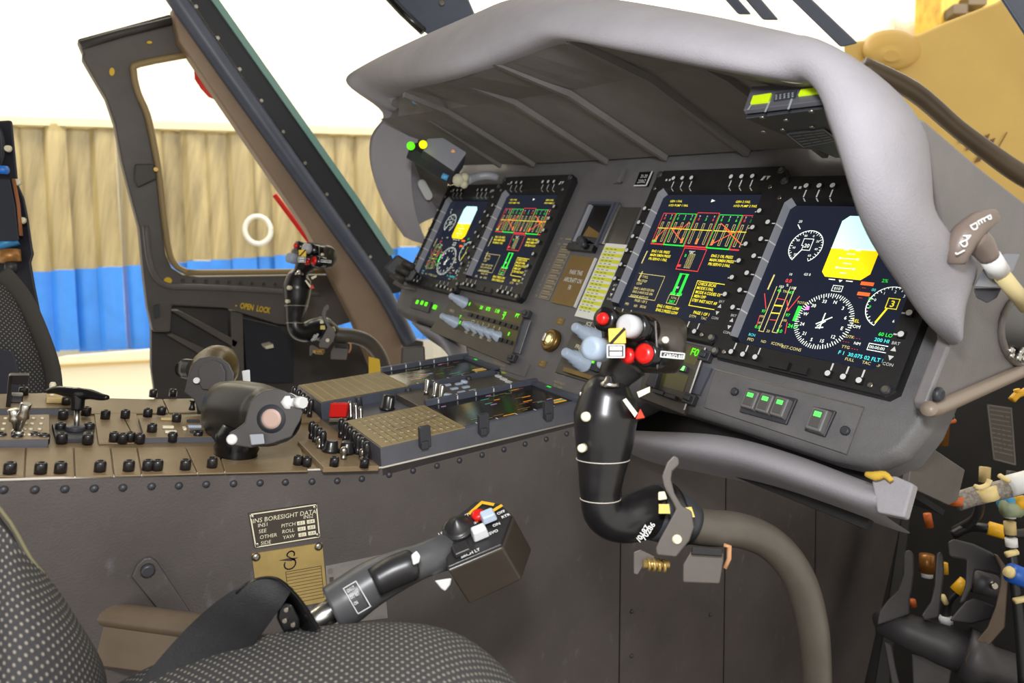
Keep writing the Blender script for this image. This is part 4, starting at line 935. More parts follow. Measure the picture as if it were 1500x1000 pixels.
# ------------------------------------------------------------------ cyclic sticks
m_headm = mat('head_black_brown_reflection', (58, 52, 46), .3, noise=.1, scale=40); m_capw = mat('cap_white', (176, 176, 180), .45); m_capb = mat('cap_pale_blue', (150, 164, 180), .45)  # brown reflection on the black head is put into its base colour
def cyclic(label, f, k, deep):
    # f maps the near stick's picture coordinates and depth into space, k scales radii
    S = lambda px, d: px*d/1000
    root = thing('cyclic_stick', label, 'control stick', f(1197, 1000, .6), 'cyclic control sticks')
    def R(px, d=.53): return S(px, d)
    b = MB(); b.smooth()
    pts = [(901, 556, .53), (893, 575, .53), (887, 610, .53), (885, 650, .53), (881, 692, .53), (879, 725, .53), (886, 753, .531), (912, 762, .535), (945, 752, .542), (985, 745, .552)]
    b.tube([f(*p) for p in pts], [R(22), R(40), R(47), R(42), R(34), R(29), R(30), R(33), R(38), R(40)], 28, spl=5); b.build('grip', m_grip, root)
    b = MB()
    for y, r, x in ((672, 38.8, 883), (730, 29.4, 879.3)):
        c = f(x, y, .53); a = (f(x, y-20, .53)-f(x, y+20, .53)).normalized(); u, v = b.frame(a)
        b.tube([c+(u*math.cos(2*pi*i/24)+v*math.sin(2*pi*i/24))*R(r) for i in range(25)], R(.8), 6, caps=False)
    b.build('worn_seam', m_edge, root)
    for x, y, r in ((853, 610, 7), (847, 656, 6)):
        c = f(x+6, y, .53-.018); b = MB(); b.smooth(); b.lathe(c, -ff*1+rr*-.5, [(-.004, R(r)), (.0025, R(r)), (.0035, R(r*.6))], 14); b.build('grip_screw', m_cream, root)
    for x, y in ((893, 561),):
        c = f(x, y, .515); b = MB(); b.smooth(); b.lathe(c+dn*R(5), upv, [(0, R(14)), (R(6), R(13)), (R(9), R(8)), (R(14), R(6)), (R(16), R(2))], 16); b.build('trim_button', m_steel, root)
    b = MB(); solid(b, [f_ for f_ in ((849, 574), (866, 573), (866, 590), (850, 591))], .527, .54, P=f); b.build('white_tab', m_white, root, bevel=.0008)
    b = MB(); solid(b, ((938, 598), (945, 612), (931, 614)), .50, .53, P=f); b.build('red_trigger', mat('red_orange', (226, 60, 34), .35), root, bevel=.0006)
    for pts in (((912, 586), (917, 583), (934, 605), (930, 611)), ((933, 574), (952, 566), (952, 574), (936, 582))):
        b = MB(); solid(b, pts, .500, .505, P=f); b.build('label_strip', m_cream, root)
    # head
    b = MB(); b.smooth(); b.tube([f(897, 560, .53), f(905, 545, .53), f(918, 528, .53)], [R(22), R(28), R(34)], 20, spl=3); b.build('neck', m_satin, root)
    b = MB(); b.smooth(); b.tube([f(884, 500, .535), f(905, 498, .533), f(930, 500, .53), (f(965, 504, .527)), f(992, 506, .525), f(1003, 507, .524)], [R(30), R(40), R(45), R(43), R(40), R(30)], 26, spl=3); hd = b.build('head', m_headm, root)
    def knob(name, x, y, d, r, L, m, tip=1.0, ring=None, parent=None):
        ax = (-ff*.72-rr*.62+upv*.1).normalized(); c = f(x, y, d); b = MB(); b.smooth()
        if ring: b.m = 1; b.lathe(c-ax*R(ring*2), ax, [(0, R(ring)), (R(ring*2), R(ring)), (R(ring*2), R(r*1.02))], 20); b.m = 0
        b.lathe(c-ax*R(4), ax, [(0, R(r)), (R(L*.6), R(r)), (R(L), R(r*tip)), (R(L*1.06), R(r*tip*.6))], 18)
        return b.build(name, [m, m_gloss] if ring else m, root)
    knob('red_button', 884, 467, .500, 9, 12, m_red, .75, 17)
    knob('cap_switch', 927, 479, .49, 16, 22, m_capw, .95, 20)
    knob('trim_hat', 880, 512, .497, 17, 30, m_capb, .92)
    knob('red_button', 944, 518, .486, 14, 10, m_red, .7, 18)
    knob('red_button', 920, 521, .495, 11, 10, m_red, .8)
    b = MB(); solid(b, ((891, 481), (916, 480), (917, 503), (892, 503)), .475, .50, P=f); b.m = 1
    pl = Plane(f(904, 492, .4748), rr, upv); b.line(pl, [(-R(8), -R(9)), (R(9), R(9))], R(4), .0003); b.build('caution_cap', [mat('caution_yellow', (236, 196, 60), .5), m_gloss], root, bevel=.0006)
    b = MB(); solid(b, ((890, 504), (917, 504), (914, 524), (888, 524)), .475, .5, P=f); b.m = 1
    pl = Plane(f(902, 514, .4748), rr, upv); b.line(pl, [(-R(11), -R(8)), (R(11), -R(8)), (R(11), R(8)), (-R(11), R(8))], R(1.6), .0003, True); b.rect(pl, -R(8), R(1), R(8), R(6)); b.rect(pl, -R(8), -R(6), R(8), -R(1)); b.build('label_cap', [m_satin, m_white], root, bevel=.0006)
    b = MB(); solid(b, ((969, 513), (1003, 517), (1002, 527), (968, 523)), .482, .5, P=f); pl = Plane(f(985, 520, .4818), rr, upv); b.m = 1
    b.line(pl, [(-R(16), -R(2)), (R(15), -R(5)), (R(16), R(2)), (-R(15), R(5))], R(1.4), .0003, True); b.text(pl, -R(12), -R(2), 'CARGO REL', R(5), rot=-.12, bold=.02, sx=.75); b.build('label_plate', [m_satin, m_white], root)
    b = MB(); b.smooth(); b.lathe(f(973, 498, .492), -ff, [(0, R(5)), (.004, R(5)), (.006, R(3))], 12); b.build('head_rivet', m_cream, root)
    b = MB(); pl = [f(960, 470, .489), f(962, 505, .484), f(963, 540, .489)]; b.tube(pl, R(1.4), 6, spl=4); b.build('head_seam', m_cast, root)
    # clamp collar and lever
    b = MB(); b.smooth(); b.tube([f(955, 748, .545), f(985, 757, .55), f(1012, 770, .553)], [R(43), R(42), R(32)], 24, spl=3); b.build('clamp_collar', m_dark, root)
    b = MB(); solid(b, ((966, 790), (990, 746), (985, 735), (972, 712), (969, 697), (977, 676), (987, 666), (994, 670), (995, 680), (985, 690), (983, 702), (988, 722), (999, 741), (1013, 748), (1017, 772), (1010, 792), (990, 816), (962, 813), (960, 803)), .505, .517, P=f); b.build('release_lever', m_cast, root, bevel=.0015)
    b = MB(); b.smooth(); b.lathe(f(991, 789, .506), -ff, [(0, R(7)), (.002, R(7)), (.0035, R(4.5))], 14); b.build('pivot_bolt', m_cream, root)
    b = MB(); solid(b, ((965, 738), (980, 738), (982, 752), (965, 752)), .508, .53, P=f); solid(b, ((1004, 743), (1013, 742), (1018, 757), (1010, 758)), .513, .53, P=f); b.build('yellow_mark', m_lead, root)
    b = MB(); solid(b, ((964, 720), (974, 719), (978, 731), (964, 733)), .508, .53, P=f); b.build('white_bumper', m_cream, root, bevel=.001)
    pl = Plane(f(945, 792, .508), rr, upv); b = MB(); b.text(pl, 0, 0, '70286', R(8), 0, rot=1.0, bold=.02); b.text(pl, -R(7), -R(2), '/0187', R(8), 0, rot=1.0, bold=.02); b.build('part_number', m_white, root)
    b = MB(); solid(b, ((928, 808), (938, 804), (960, 815), (956, 826), (944, 826), (934, 842), (928, 840)), .53, .55, P=f); b.build('stop_bracket', m_cast, root, bevel=.001)
    b = MB(); b.smooth()
    for i in range(4): c = f(948+7.5*i, 826+.8*i, .528); b.lathe(c, rr, [(0, R(9)), (R(2), R(10)), (R(4), R(9))], 16)
    b.lathe(f(942, 826, .528), rr, [(0, R(6)), (R(38), R(6))], 12); b.build('stop_spring', m_springm, root)
    b = MB(); solid(b, ((1012, 806), (1060, 809), (1060, 822), (1054, 855), (1000, 853), (1000, 826)), .53, .57, P=f); b.build('connector_box', m_cast, root, bevel=.0015)
    b = MB(); solid(b, ((1014, 800), (1058, 803), (1058, 815), (1012, 812)), .525, .565, P=f); b.build('box_lid', m_satin, root, bevel=.001)
    b = MB(); b.tube([f(1060, 798, .53), f(1068, 800, .53), (f(1068, 818, .53)), f(1062, 832, .53)], [R(3), R(4), R(3.5), R(3)], 8); b.build('lead_wire', mat('copper_brown', (190, 140, 100), .5), root)
    b = MB(); b.smooth(); b.tube([f(1005, 769, .553), f(1040, 773, .556), f(1080, 776, .56), f(1120, 790, .565), (f(1152, 818, .57)), f(1176, 860, .575), f(1190, 915, .58), f(1195, 960, .585), f(1197, 1012, .59), f(1196, 1120, .61)], [R(28), R(28), R(27), R(26.5), R(26), R(25), R(24), R(23), R(22), R(22)], 24, spl=5); b.build('stick_tube', m_tube, root)
    return root
cyclic('near cyclic stick with glossy black grip and brown curved tube in front of the console', lambda x, y, d: at(x, y, d), 1, .53)
q_ = .43
cyclic('far cyclic stick standing before the open left door window', lambda x, y, d: at(440+q_*(x-897), 402+q_*(y-565), d/q_), 1, 1.2)
# ------------------------------------------------------------------ collective lever
m_col = mat('collective_grey', (72, 72, 74), .36, noise=.1, scale=30)
_at = at
def cat(x, y, d): return _at(x, y, d+.075)
w = thing('collective_lever', 'near collective lever with a chrome shaft, grey grip and square black switch box', 'control lever', cat(470, 900, .40))
b = MB(); b.smooth(); b.tube([cat(430, 932, .405), cat(460, 912, .405), cat(500, 884, .41)], [.0088, .0088, .0088], 20); b.build('shaft', m_steel, w)
b = MB(); b.smooth(); b.tube([cat(487, 892, .406), cat(510, 878, .41), cat(540, 857, .415), cat(580, 836, .42), cat(615, 822, .425), cat(644, 811, .435), cat(664, 804, .452)], [.0164, .0172, .0163, .0147, .0127, .0132, .014], 26, spl=4); b.build('grip', m_col, w)
b = MB(); pl = Plane(cat(520, 874, .392), rr*.86+upv*.5, upv*.86-rr*.5)
b.line(pl, [(-.004, -.011), (.006, -.011), (.006, .009), (-.004, .009)], .0006, .0, True)
for i, s in enumerate(('LDG LT', 'EXT RET', 'ON')): b.text(pl, -.003, .005-.005*i, s, .0024, 0, rot=0, bold=.02, sx=.55)
b.build('grip_label', m_white, w)
b = MB(); b.smooth(); b.tube([cat(548, 853, .402), cat(575, 838, .407), cat(601, 828, .411), cat(606, 826, .412)], [.0102, .0113, .0113, .0095], 18, spl=3); b.build('throttle_collar', m_satin, w)
b = MB(); solid(b, ((602, 813), (610, 806), (616, 814), (614, 824), (605, 828)), .396, .408, P=cat); b.build('white_switch', m_white, w, bevel=.001)
# switch box
T = [cat(655, 836, .415), cat(737, 801, .425), cat(753, 757, .462), cat(735, 739, .475), cat(697, 735, .475), cat(660, 765, .455), cat(648, 805, .43)]
ax = cat(700, 890, .435)-cat(668, 840, .417)
D = [T[0]+ax, T[1]+ax*.95, T[2]+ax*1.0, T[3]+ax, T[4]+ax, T[5]+ax, T[6]+ax]
b = MB(); b.prism(D, T); hb = b.build('switch_box', mat('switch_box_brown_reflection', (60, 53, 46), .3, noise=.1, scale=30), w, bevel=.002, seg=3)  # black box; its brownish reflection is painted into the base colour
Tn = (T[1]-T[0]).cross(T[2]-T[1]).normalized(); Tn = Tn if Tn.dot(CAM-T[0]) > 0 else -Tn
BP = Plane(T[0], T[1]-T[0], T[5]-T[0]); BP = BP if BP.n.dot(CAM-T[0]) > 0 else BP
c0 = sum(T, V())/7; b = MB(); b.prism([c0+(p-c0)*.97-Tn*.0 for p in T], [c0+(p-c0)*.95+Tn*.002 for p in T]); b.build('top_panel', m_satin, w, bevel=.0008)
TP = BP.moved(0, 0, .0022)
def tp(x, y): return TP.l(x, y)
def tpw(x, y, h=0): return TP.w(*tp(x, y), h)
b = MB(); b.smooth(); b.lathe(tpw(672, 775), TP.n, [(0, .0125), (.0025, .0125), (.003, .0115), (.0035, .0098), (.0045, .0095), (.0105, .0015), (.011, .0005)], 20); b.build('trim_hat', m_satin, w)
b = MB(); b.smooth(); b.lathe(tpw(701, 757), TP.n, [(0, .0055), (.004, .005), (.005, .003)], 14); b.build('red_button', m_red, w)
b = MB(); 
for seg in (((688, 752), (706, 736), (722, 739)), ((700, 763), (716, 752), (734, 741))): b.line(TP, [tp(*q) for q in seg], .0028, .0004)
b.build('guard_stripe', mat('guard_yellow', (230, 170, 30), .5), w)
for (x, y, sx_, sy_, h, m, nm) in ((716, 760, .006, .005, .007, m_knob, 'grey_switch'), (704, 785, .0062, .0045, .009, mat('light_grey_plastic', (206, 208, 212), .4), 'pale_switch'), (676, 806, .007, .006, .004, m_satin, 'rocker')):
    c = tp(x, y); b = MB(); b.rbox(TP, c[0]-sx_, c[1]-sy_, c[0]+sx_, c[1]+sy_, 0, h, .15); b.build(nm, m, w, bevel=.0014)
b = MB(); an = 0
for x, y, s in ((735, 752, 'OFF'), (742, 757, 'RTR'), (728, 770, 'ON'), (724, 781, 'SVO'), (690, 812, 'SRCH LT'), (650, 782, 'LDG'), (662, 788, 'LT'), (696, 768, 'UP'), (682, 757, 'EXT')):
    c = tp(x, y); b.text(TP, c[0], c[1], s, .0028, .0003, 'c', bold=.02)
b.build('legend', m_white, w)
b = MB(); solid(b, ((636, 850), (662, 846), (660, 856), (652, 866), (646, 862)), .425, .436, P=cat); b.build('white_trigger', m_white, w, bevel=.0012)
# ------------------------------------------------------------------ hand controllers on the console
m_hand = mat('hand_controller_black', (30, 29, 29), .34, noise=.1, scale=20)
m_hplate = mat('hand_controller_plate', (70, 68, 68), .4, noise=.08, scale=30)
w = thing('hand_controller', 'near hand controller with a round pinkish bolt on its end plate, on the console', 'hand controller', CT.hit(352, 662), 'hand controllers on the console')
b = MB(); eloft(b, [(404, 612, .60, 38, 38), (392, 610, .61, 44, 44), (374, 607, .625, 50, 47), (352, 604, .645, 50, 47), (330, 604, .66, 36, 46), (318, 604, .67, 24, 36), (312, 604, .675, 8, 16)]); b.build('grip_body', m_hand, w)
pts = [(361, 606), (366, 588), (374, 579), (386, 572), (402, 569), (414, 571), (430, 578), (440, 588), (444, 604), (440, 616), (433, 628), (427, 640), (399, 650), (367, 656), (340, 652), (333, 643), (336, 633), (346, 628), (358, 619)]
b = MB(); solid(b, pts, .585, .60); b.build('end_plate', m_hplate, w, bevel=.0015)
b = MB(); b.smooth(); b.lathe(at(398, 613, .586), -ff, [(0, .0125), (.0012, .0125), (.0016, .0095), (.0026, .0092)], 24); b.m = 1; b.lathe(at(398, 613, .5845), -ff, [(0, .0088), (.0012, .0085), (.0016, .006)], 24); b.build('plate_bolt', [m_dark, mat('pinkish_bolt', (178, 150, 138), .5)], w)
b = MB(); b.smooth(); b.lathe(at(341, 643, .586), -ff, [(0, .0048), (.003, .0045), (.004, .003)], 16); b.build('white_screw', m_white, w)
b = MB(); solid(b, ((365, 636), (386, 635), (388, 650), (368, 652)), .58, .586); b.build('grey_tab', m_wall, w, bevel=.001)
b = MB(); b.smooth(); b.lathe(at(420, 588, .592), rr-ff*.6, [(0, .0075), (.004, .0078), (.008, .007), (.0085, .0045), (.014, .0042), (.0145, .0055), (.021, .005)], 8); b.build('white_knob', m_white, w)
b = MB(); b.smooth(); b.lathe(CT.hit(345, 668), (0, 0, 1), [(0, .02), (.004, .0185), (.008, .02), (.012, .0185), (.018, .02), (.03, .014)], 20); b.build('rubber_boot', m_gloss, w)
w = thing('hand_controller', 'far hand controller with a flat grey end plate behind the near one', 'hand controller', CT.hit(312, 600), 'hand controllers on the console')
b = MB(); eloft(b, [(306, 548, .74, 30, 24), (312, 542, .75, 34, 32), (318, 538, .765, 33, 33), (324, 534, .78, 28, 28), (328, 532, .79, 14, 14)]); b.build('grip_body', mat('hand_controller_warm_reflection', (92, 74, 40), .35, noise=.1, scale=20), w)  # black body; the warm hangar reflection is painted on as bronze
pts = [(270, 575), (276, 548), (282, 532), (292, 524), (308, 521), (324, 524), (336, 532), (343, 546), (343, 560), (330, 575), (312, 585), (300, 610), (290, 600), (284, 585)]
b = MB(); solid(b, pts, .72, .74); b.build('end_plate', m_hplate, w, bevel=.0015)
b = MB(); solid(b, ((291, 552), (290, 541), (297, 531), (312, 527), (324, 532), (330, 544), (330, 562), (318, 572), (296, 570), (292, 562)), .716, .722); b.build('cover_disc', m_hplate, w, bevel=.001)
b = MB(); b.smooth(); b.lathe(at(289, 557, .715), -ff, [(0, .0036), (.003, .003)], 14); b.build('white_screw', m_white, w)
b = MB(); eloft(b, [(286, 542, .75, 14, 16), (272, 540, .755, 12, 15), (262, 541, .757, 6, 10)], 16); b.build('thumb_cup', m_gloss, w)
b = MB(); solid(b, ((354, 543), (366, 541), (367, 560), (356, 560)), .74, .752); b.build('white_knob', m_white, w, bevel=.001)
b = MB(); b.smooth(); b.tube([at(306, 580, .735), at(308, 604, .735)], [.014, .013], 16); b.build('support_post', m_dark, w)
# ------------------------------------------------------------------ seats
m_mesh = mat('seat_mesh_fabric', (58, 57, 58), .85, bump=.0)
nt = m_mesh.node_tree; N = nt.nodes; L = nt.links; bs = N['Principled BSDF']
tc = N.new('ShaderNodeTexCoord'); vo = N.new('ShaderNodeTexVoronoi'); vo.voronoi_dimensions = '2D'; vo.inputs['Scale'].default_value = 215; vo.inputs['Randomness'].default_value = .06; um = N.new('ShaderNodeUVMap'); um.uv_map = 'weave'; mq = N.new('ShaderNodeMapping'); mq.inputs['Rotation'].default_value = (0, 0, .785)
rp = N.new('ShaderNodeValToRGB'); rp.color_ramp.elements[0].position = .14; rp.color_ramp.elements[1].position = .26; rp.color_ramp.elements[0].color = lin((140, 134, 122)); rp.color_ramp.elements[1].color = lin((54, 53, 54))
L.new(um.outputs['UV'], mq.inputs['Vector']); L.new(mq.outputs['Vector'], vo.inputs['Vector']); L.new(vo.outputs['Distance'], rp.inputs['Fac']); L.new(rp.outputs['Color'], bs.inputs['Base Color'])
bp = N.new('ShaderNodeBump'); bp.inputs['Strength'].default_value = .5; bp.inputs['Distance'].default_value = .0012; bp.invert = True; L.new(vo.outputs['Distance'], bp.inputs['Height']); L.new(bp.outputs['Normal'], bs.inputs['Normal'])
m_web = mat('black_webbing', (30, 29, 31), .55, noise=.2, scale=8, bump=.4, bscale=900, stretch=(1, 6, 1))
m_cloth = mat('grey_cloth', (70, 67, 62), .9, bump=.3, bscale=600)
w = thing('near_seat', 'near pilot seat in dark dotted mesh fabric along the bottom edge', 'seat', at(400, 1100, .40))
w.name = 'pilot_seat'; WORLD['pilot_seat'] = WORLD['near_seat']
def cloth(b, rows, n=6):
    b.grid(rows); return b
def weave(o, rows):
    n = len(rows[0]); us = []; vsum = [0]*n
    for i, r in enumerate(rows):
        acc = 0; line = []
        for j in range(n):
            if j: acc += (r[j]-r[j-1]).length
            if i: vsum[j] += (r[j]-rows[i-1][j]).length
            line.append([acc, vsum[j]])
        mid = line[n//2][0]
        us += [(a-mid, sum(vsum)/n) for a, b_ in line]
    uv = o.data.uv_layers.new(name='weave')
    for lp in o.data.loops: uv.data[lp.index].uv = us[lp.vertex_index]
    return o
# cushion: contour seen at the top of the bottom edge, swept towards the viewer
edge = [(150, 1010, .46), (190, 985, .47), (250, 958, .475), (320, 936, .475), (400, 922, .47), (480, 911, .465), (560, 906, .455), (625, 908, .445), (680, 925, .435), (720, 955, .425), (750, 985, .418), (775, 1015, .41), (800, 1060, .40)]
rows = []
for k, (dy, dd, fx) in enumerate(((55, .012, 0), (14, .006, 0), (0, -.004, 0), (8, -.02, 0), (50, -.055, 0), (130, -.10, 0), (260, -.15, 0))):
    rows.append([at(x+fx, y+dy*(1 if k > 2 else 1), d+dd) for x, y, d in edge])
b = MB(); b.grid(rows); weave(b.build('seat_cushion', m_mesh, w, sub=1), rows)
# backrest side bolster at the left edge
bo = [[(-30, 735, .42), (-30, 830, .40), (-30, 930, .38), (-30, 1040, .37)], [(20, 790, .41), (10, 850, .39), (0, 930, .37), (0, 1040, .36)], [(45, 822, .42), (50, 870, .395), (50, 940, .375), (40, 1040, .365)], [(78, 850, .43), (100, 900, .41), (105, 960, .395), (95, 1040, .385)], [(110, 900, .45), (140, 940, .435), (150, 985, .425), (150, 1040, .42)], [(120, 930, .48), (150, 960, .47), (158, 1000, .46), (160, 1040, .46)]]
bo = [[at(*p) for p in r] for r in bo]; b = MB(); b.grid(bo); weave(b.build('seat_bolster', m_mesh, w, sub=2), bo)
b = MB(); b.tube([at(-20, 722, .43), at(15, 765, .428), at(45, 818, .425), at(66, 842, .43)], .0012, 8, spl=3); b.build('seam_piping', mat('piping_olive', (112, 106, 78), .7), w)
b = MB(); b.grid([[at(-40, 715, .46), at(0, 752, .45), at(40, 812, .44)], [at(-40, 800, .43), at(-5, 830, .425), at(25, 840, .43)], [at(-40, 900, .41), at(-10, 900, .41), at(30, 860, .425)]]); b.build('bolster_edge', m_web, w, sub=1)
# bronze seat rail
b = MB(); r0, r1 = at(112, 892, .56), at(300, 918, .545)
b.tube([r0, at(180, 902, .555), at(240, 910, .55), r1], .010, 14, smooth=True); b.box((at(115, 935, .56)+at(300, 958, .545))/2, (at(300, 958, .545)-at(115, 935, .56))/2, upv*.018, ff*.006); b.build('seat_rail', mat('seat_rail_bronze', (98, 84, 68), .4, noise=.12, scale=20), w, bevel=.002)
# seat belt
w = thing('seat_belt', 'wide black seat belt strap looping over the near cushion below the brass nameplate', 'strap', at(330, 930, .44))
def ribbon(b, a, c, thick=.0015):
    A = [V(p) for p in a]; B = [V(p) for p in c]; A, _ = spline(A, [0]*len(A), 6); B, _ = spline(B, [0]*len(B), 6)
    nrm = []
    for i in range(len(A)):
        t = (A[min(i+1, len(A)-1)]-A[max(i-1, 0)]); nrm.append(t.cross(B[i]-A[i]).normalized()*thick)
    rows = [A, B, [p+q for p, q in zip(B, nrm)], [p+q for p, q in zip(A, nrm)], A]
    b.grid(rows); return b
b = MB(); ribbon(b, [at(190, 1020, .43), at(230, 968, .445), at(275, 918, .452), at(318, 880, .45), at(350, 860, .448), at(385, 848, .45), at(412, 852, .456)], [at(300, 1040, .43), at(330, 985, .44), at(370, 945, .444), at(392, 915, .444), at(412, 888, .446), (at(425, 868, .452)), at(430, 862, .458)])
b.build('webbing', m_web, w)
b = MB(); ribbon(b, [at(345, 868, .447), at(372, 850, .449), at(402, 847, .455), at(428, 868, .452), at(448, 893, .447), at(466, 922, .44)], [at(356, 882, .452), at(382, 873, .455), at(408, 878, .46), at(424, 896, .462), at(436, 915, .455), at(450, 930, .45)], .002)
b.build('shiny_loop', mat('shiny_strap', (20, 20, 22), .28), w)
b = MB(); solid(b, ((408, 880), (428, 884), (440, 905), (440, 922), (415, 926), (405, 905)), .452, .462); b.build('buckle', m_gloss, w, bevel=.002)
for x, y in ((420, 892), (418, 908), (430, 914)):
    b = MB(); b.smooth(); b.lathe(at(x, y, .452), -ff, [(0, .002), (.0015, .0015)], 10); b.build('buckle_rivet', m_scr, w)
# far crew seat with equipment at the left edge
w = thing('far_seat', 'far crew seat with netted cushion and dark frame at the left edge', 'seat', at(20, 620, 1.0))
w.name = 'crew_seat'; WORLD['crew_seat'] = WORLD['far_seat']
b = MB(); solid(b, ((-40, 178), (18, 175), (27, 270), (36, 290), (42, 320), (48, 362), (50, 372), (46, 385), (52, 420), (62, 470), (75, 520), (80, 580), (-40, 590)), 1.0, 1.12); b.build('seat_frame', mat('seat_frame_dark', (38, 38, 46), .5), w, bevel=.004)
b = MB(); eloft(b, [(-10, 215, .985, 16, 34), (-10, 215, .975, 10, 28)], 16); solid(b, ((-40, 262), (14, 262), (22, 300), (28, 352), (-40, 355)), .97, 1.0); b.build('equipment_pouch', mat('pouch_dark', (44, 48, 58), .6), w, bevel=.004)
b = MB(); b.smooth(); b.tube([at(10, 356, .985), at(13, 362, .985)], [.014, .0145], 18); b.m = 1; b.tube([at(13, 367, .985), at(16, 384, .985)], [.0145, .013], 18); b.m = 2; b.tube([at(16, 384, .985), at(16, 398, .985)], [.008, .008], 14); b.build('hose_fitting', [mat('sky_blue_ring', (70, 150, 210), .4), mat('copper_fitting', (170, 120, 66), .4, metal=.4), m_dark], w)
b = MB(); b.smooth(); b.tube([at(-8, 248, .97), at(10, 249, .97)], .006, 10); b.m = 1; b.build('blue_fitting', [mat('bright_blue', (40, 120, 220), .4)], w)
b = MB(); b.tube([at(20, 262, .965), at(27, 300, .965), at(31, 345, .965)], .0022, 8); b.build('orange_wire', mat('orange_brown', (150, 90, 50), .6), w)
for x, y in ((13, 218), (27, 267), (34, 323)):
    b = MB(); b.smooth(); b.lathe(at(x, y, .97), -ff, [(0, .005), (.004, .004)], 10); b.build('frame_rivet', m_cream, w)
b = MB(); rows = [[at(-30, 395, .93), at(5, 402, .93), at(16, 405, .94)], [at(-30, 440, .90), at(10, 440, .905), at(34, 428, .93)], [at(-30, 490, .88), at(30, 490, .89), at(60, 490, .92)], [at(-30, 540, .88), at(35, 545, .89), at(74, 535, .93)], [at(-30, 600, .88), at(40, 600, .89), at(80, 600, .93)]]
b.grid(rows); weave(b.build('netted_cushion', m_mesh, w, sub=2), rows)
b = MB(); b.tube([at(4, 400, .925), at(18, 415, .925), at(38, 442, .918), at(58, 486, .91), at(76, 540, .915), at(80, 590, .92)], .012, 10, spl=4, flat=(-ff, .5)); b.build('cushion_piping', m_cloth, w)
b = MB(); solid(b, ((-30, 505), (20, 515), (30, 550), (34, 600), (-30, 600)), .86, .875); b.build('lap_pad', mat('pad_navy', (48, 50, 62), .7), w, bevel=.003)
# ------------------------------------------------------------------ padded glare shield
m_foam = mat('grey_foam_padding', (154, 151, 156), .85, noise=.06, scale=14, bump=.25, bscale=700, spec=.2)
m_under = mat('shield_liner', (108, 103, 100), .7, noise=.1, scale=20, bump=.15, bscale=600)
m_bltz = mat('blue_bolt', (90, 170, 220), .35)
def XX(v): return lambda x, y: oX(x, y, v)
def YY(v): return lambda x, y: oY(x, y, v)
ST = [  # O, M1, M2, I pixels and their depth rules
 ((582, 345), (595, 338), (612, 330), (636, 316), [YY(.93), YY(.915), YY(.90), YY(.89)]),
 ((548, 296), (566, 288), (590, 282), (611, 283), [YY(.93), YY(.915), YY(.90), YY(.89)]),
 ((532, 240), (548, 236), (570, 236), (593, 240), [YY(.93), YY(.915), YY(.90), YY(.89)]),
 ((534, 198), (550, 194), (570, 194), (588, 214), [YY(.92), YY(.905), YY(.89), YY(.885)]),
 ((552, 163), (570, 166), (590, 174), (611, 190), [YY(.90), YY(.885), YY(.87), YY(.86)]),
 ((494, 112), (512, 130), (545, 148), (600, 170), [YY(.85), YY(.835), YY(.825), YY(.82)]),
 ((525, 84), (532, 106), (545, 124), (568, 134), [YY(.80), YY(.775), YY(.765), YY(.77)]),
 ((600, 45), (606, 72), (616, 101), (636, 120), [XX(-.18), XX(-.245), XX(-.262), XX(-.25)]),
 ((690, 5), (696, 32), (706, 66), (720, 91), [XX(-.18), XX(-.245), XX(-.262), XX(-.25)]),
 ((748, -16), (752, 8), (772, 42), (800, 60), [XX(-.18), XX(-.245), XX(-.262), XX(-.25)]),
 ((850, -24), (854, 8), (864, 52), (880, 71), [XX(-.18), XX(-.245), XX(-.262), XX(-.25)]),
 ((1000, 3), (1000, 24), (1003, 62), (1006, 96), [XX(-.175), XX(-.235), XX(-.255), XX(-.245)]),
 ((1110, 25), (1100, 44), (1105, 80), (1108, 112), [XX(-.17), XX(-.22), XX(-.24), XX(-.235)]),
 ((1222, 54), (1192, 72), (1172, 98), (1176, 122), [YY(-.10), YY(-.10), YY(-.09), YY(-.085)]),
 ((1346, 149), (1274, 142), (1218, 150), (1202, 172), [YY(-.145), YY(-.14), YY(-.12), YY(-.105)]),
 ((1368, 238), (1299, 240), (1242, 240), (1229, 247), [YY(-.157), YY(-.153), YY(-.133), YY(-.118)]),
 ((1377, 308), (1325, 330), (1274, 336), (1262, 342), [YY(-.16), YY(-.157), YY(-.137), YY(-.122)]),
 ((1440, 376), (1385, 412), (1334, 424), (1318, 428), [YY(-.162), YY(-.158), YY(-.14), YY(-.126)]),
 ((1420, 440), (1398, 464), (1364, 470), (1352, 474), [YY(-.162), YY(-.158), YY(-.142), YY(-.13)]),
 ((1413, 492), (1407, 502), (1398, 507), (1386, 503), [YY(-.16), YY(-.158), YY(-.146), YY(-.135)]),
]
cur = [[], [], [], []]
for st in ST:
    for k in range(4): cur[k].append(st[4][k](*st[k]))
def smooth_curve(c, n=3): return spline(c, [0]*len(c), n)[0]
cur = [smooth_curve(c) for c in cur]
cen = V((-.05, .38, ZO+.05))
inner = []; 
for o_, i_ in zip(cur[0], cur[3]):
    inner.append(i_+V((.03, 0, 0))+(cen-i_).normalized()*-.012 if len(inner) < 42 else i_+V((.012, -.006, 0)))
def ctr(o_, k): t = V((.08, min(.72, max(.05, o_.y+(.10 if o_.y < .1 else 0))), ZO+min(.15, o_.z-ZO-.05))); return o_*(1-k)+t*k
back = [ctr(o_, .35)+V((0, 0, .004)) if k < 38 else o_+V((.046, .021, -.001)) for k, o_ in enumerate(cur[0])]  # right-hand rim edge pushed back roughly along the camera's line of sight
w = thing('glare_shield', 'big grey padded glare shield arching over the instrument panel', 'glare shield', V((-.1, .38, ZO+.15)))
b = MB(); b.grid([back]+cur+[inner]); b.build('foam_rim', m_foam, w, sub=1)
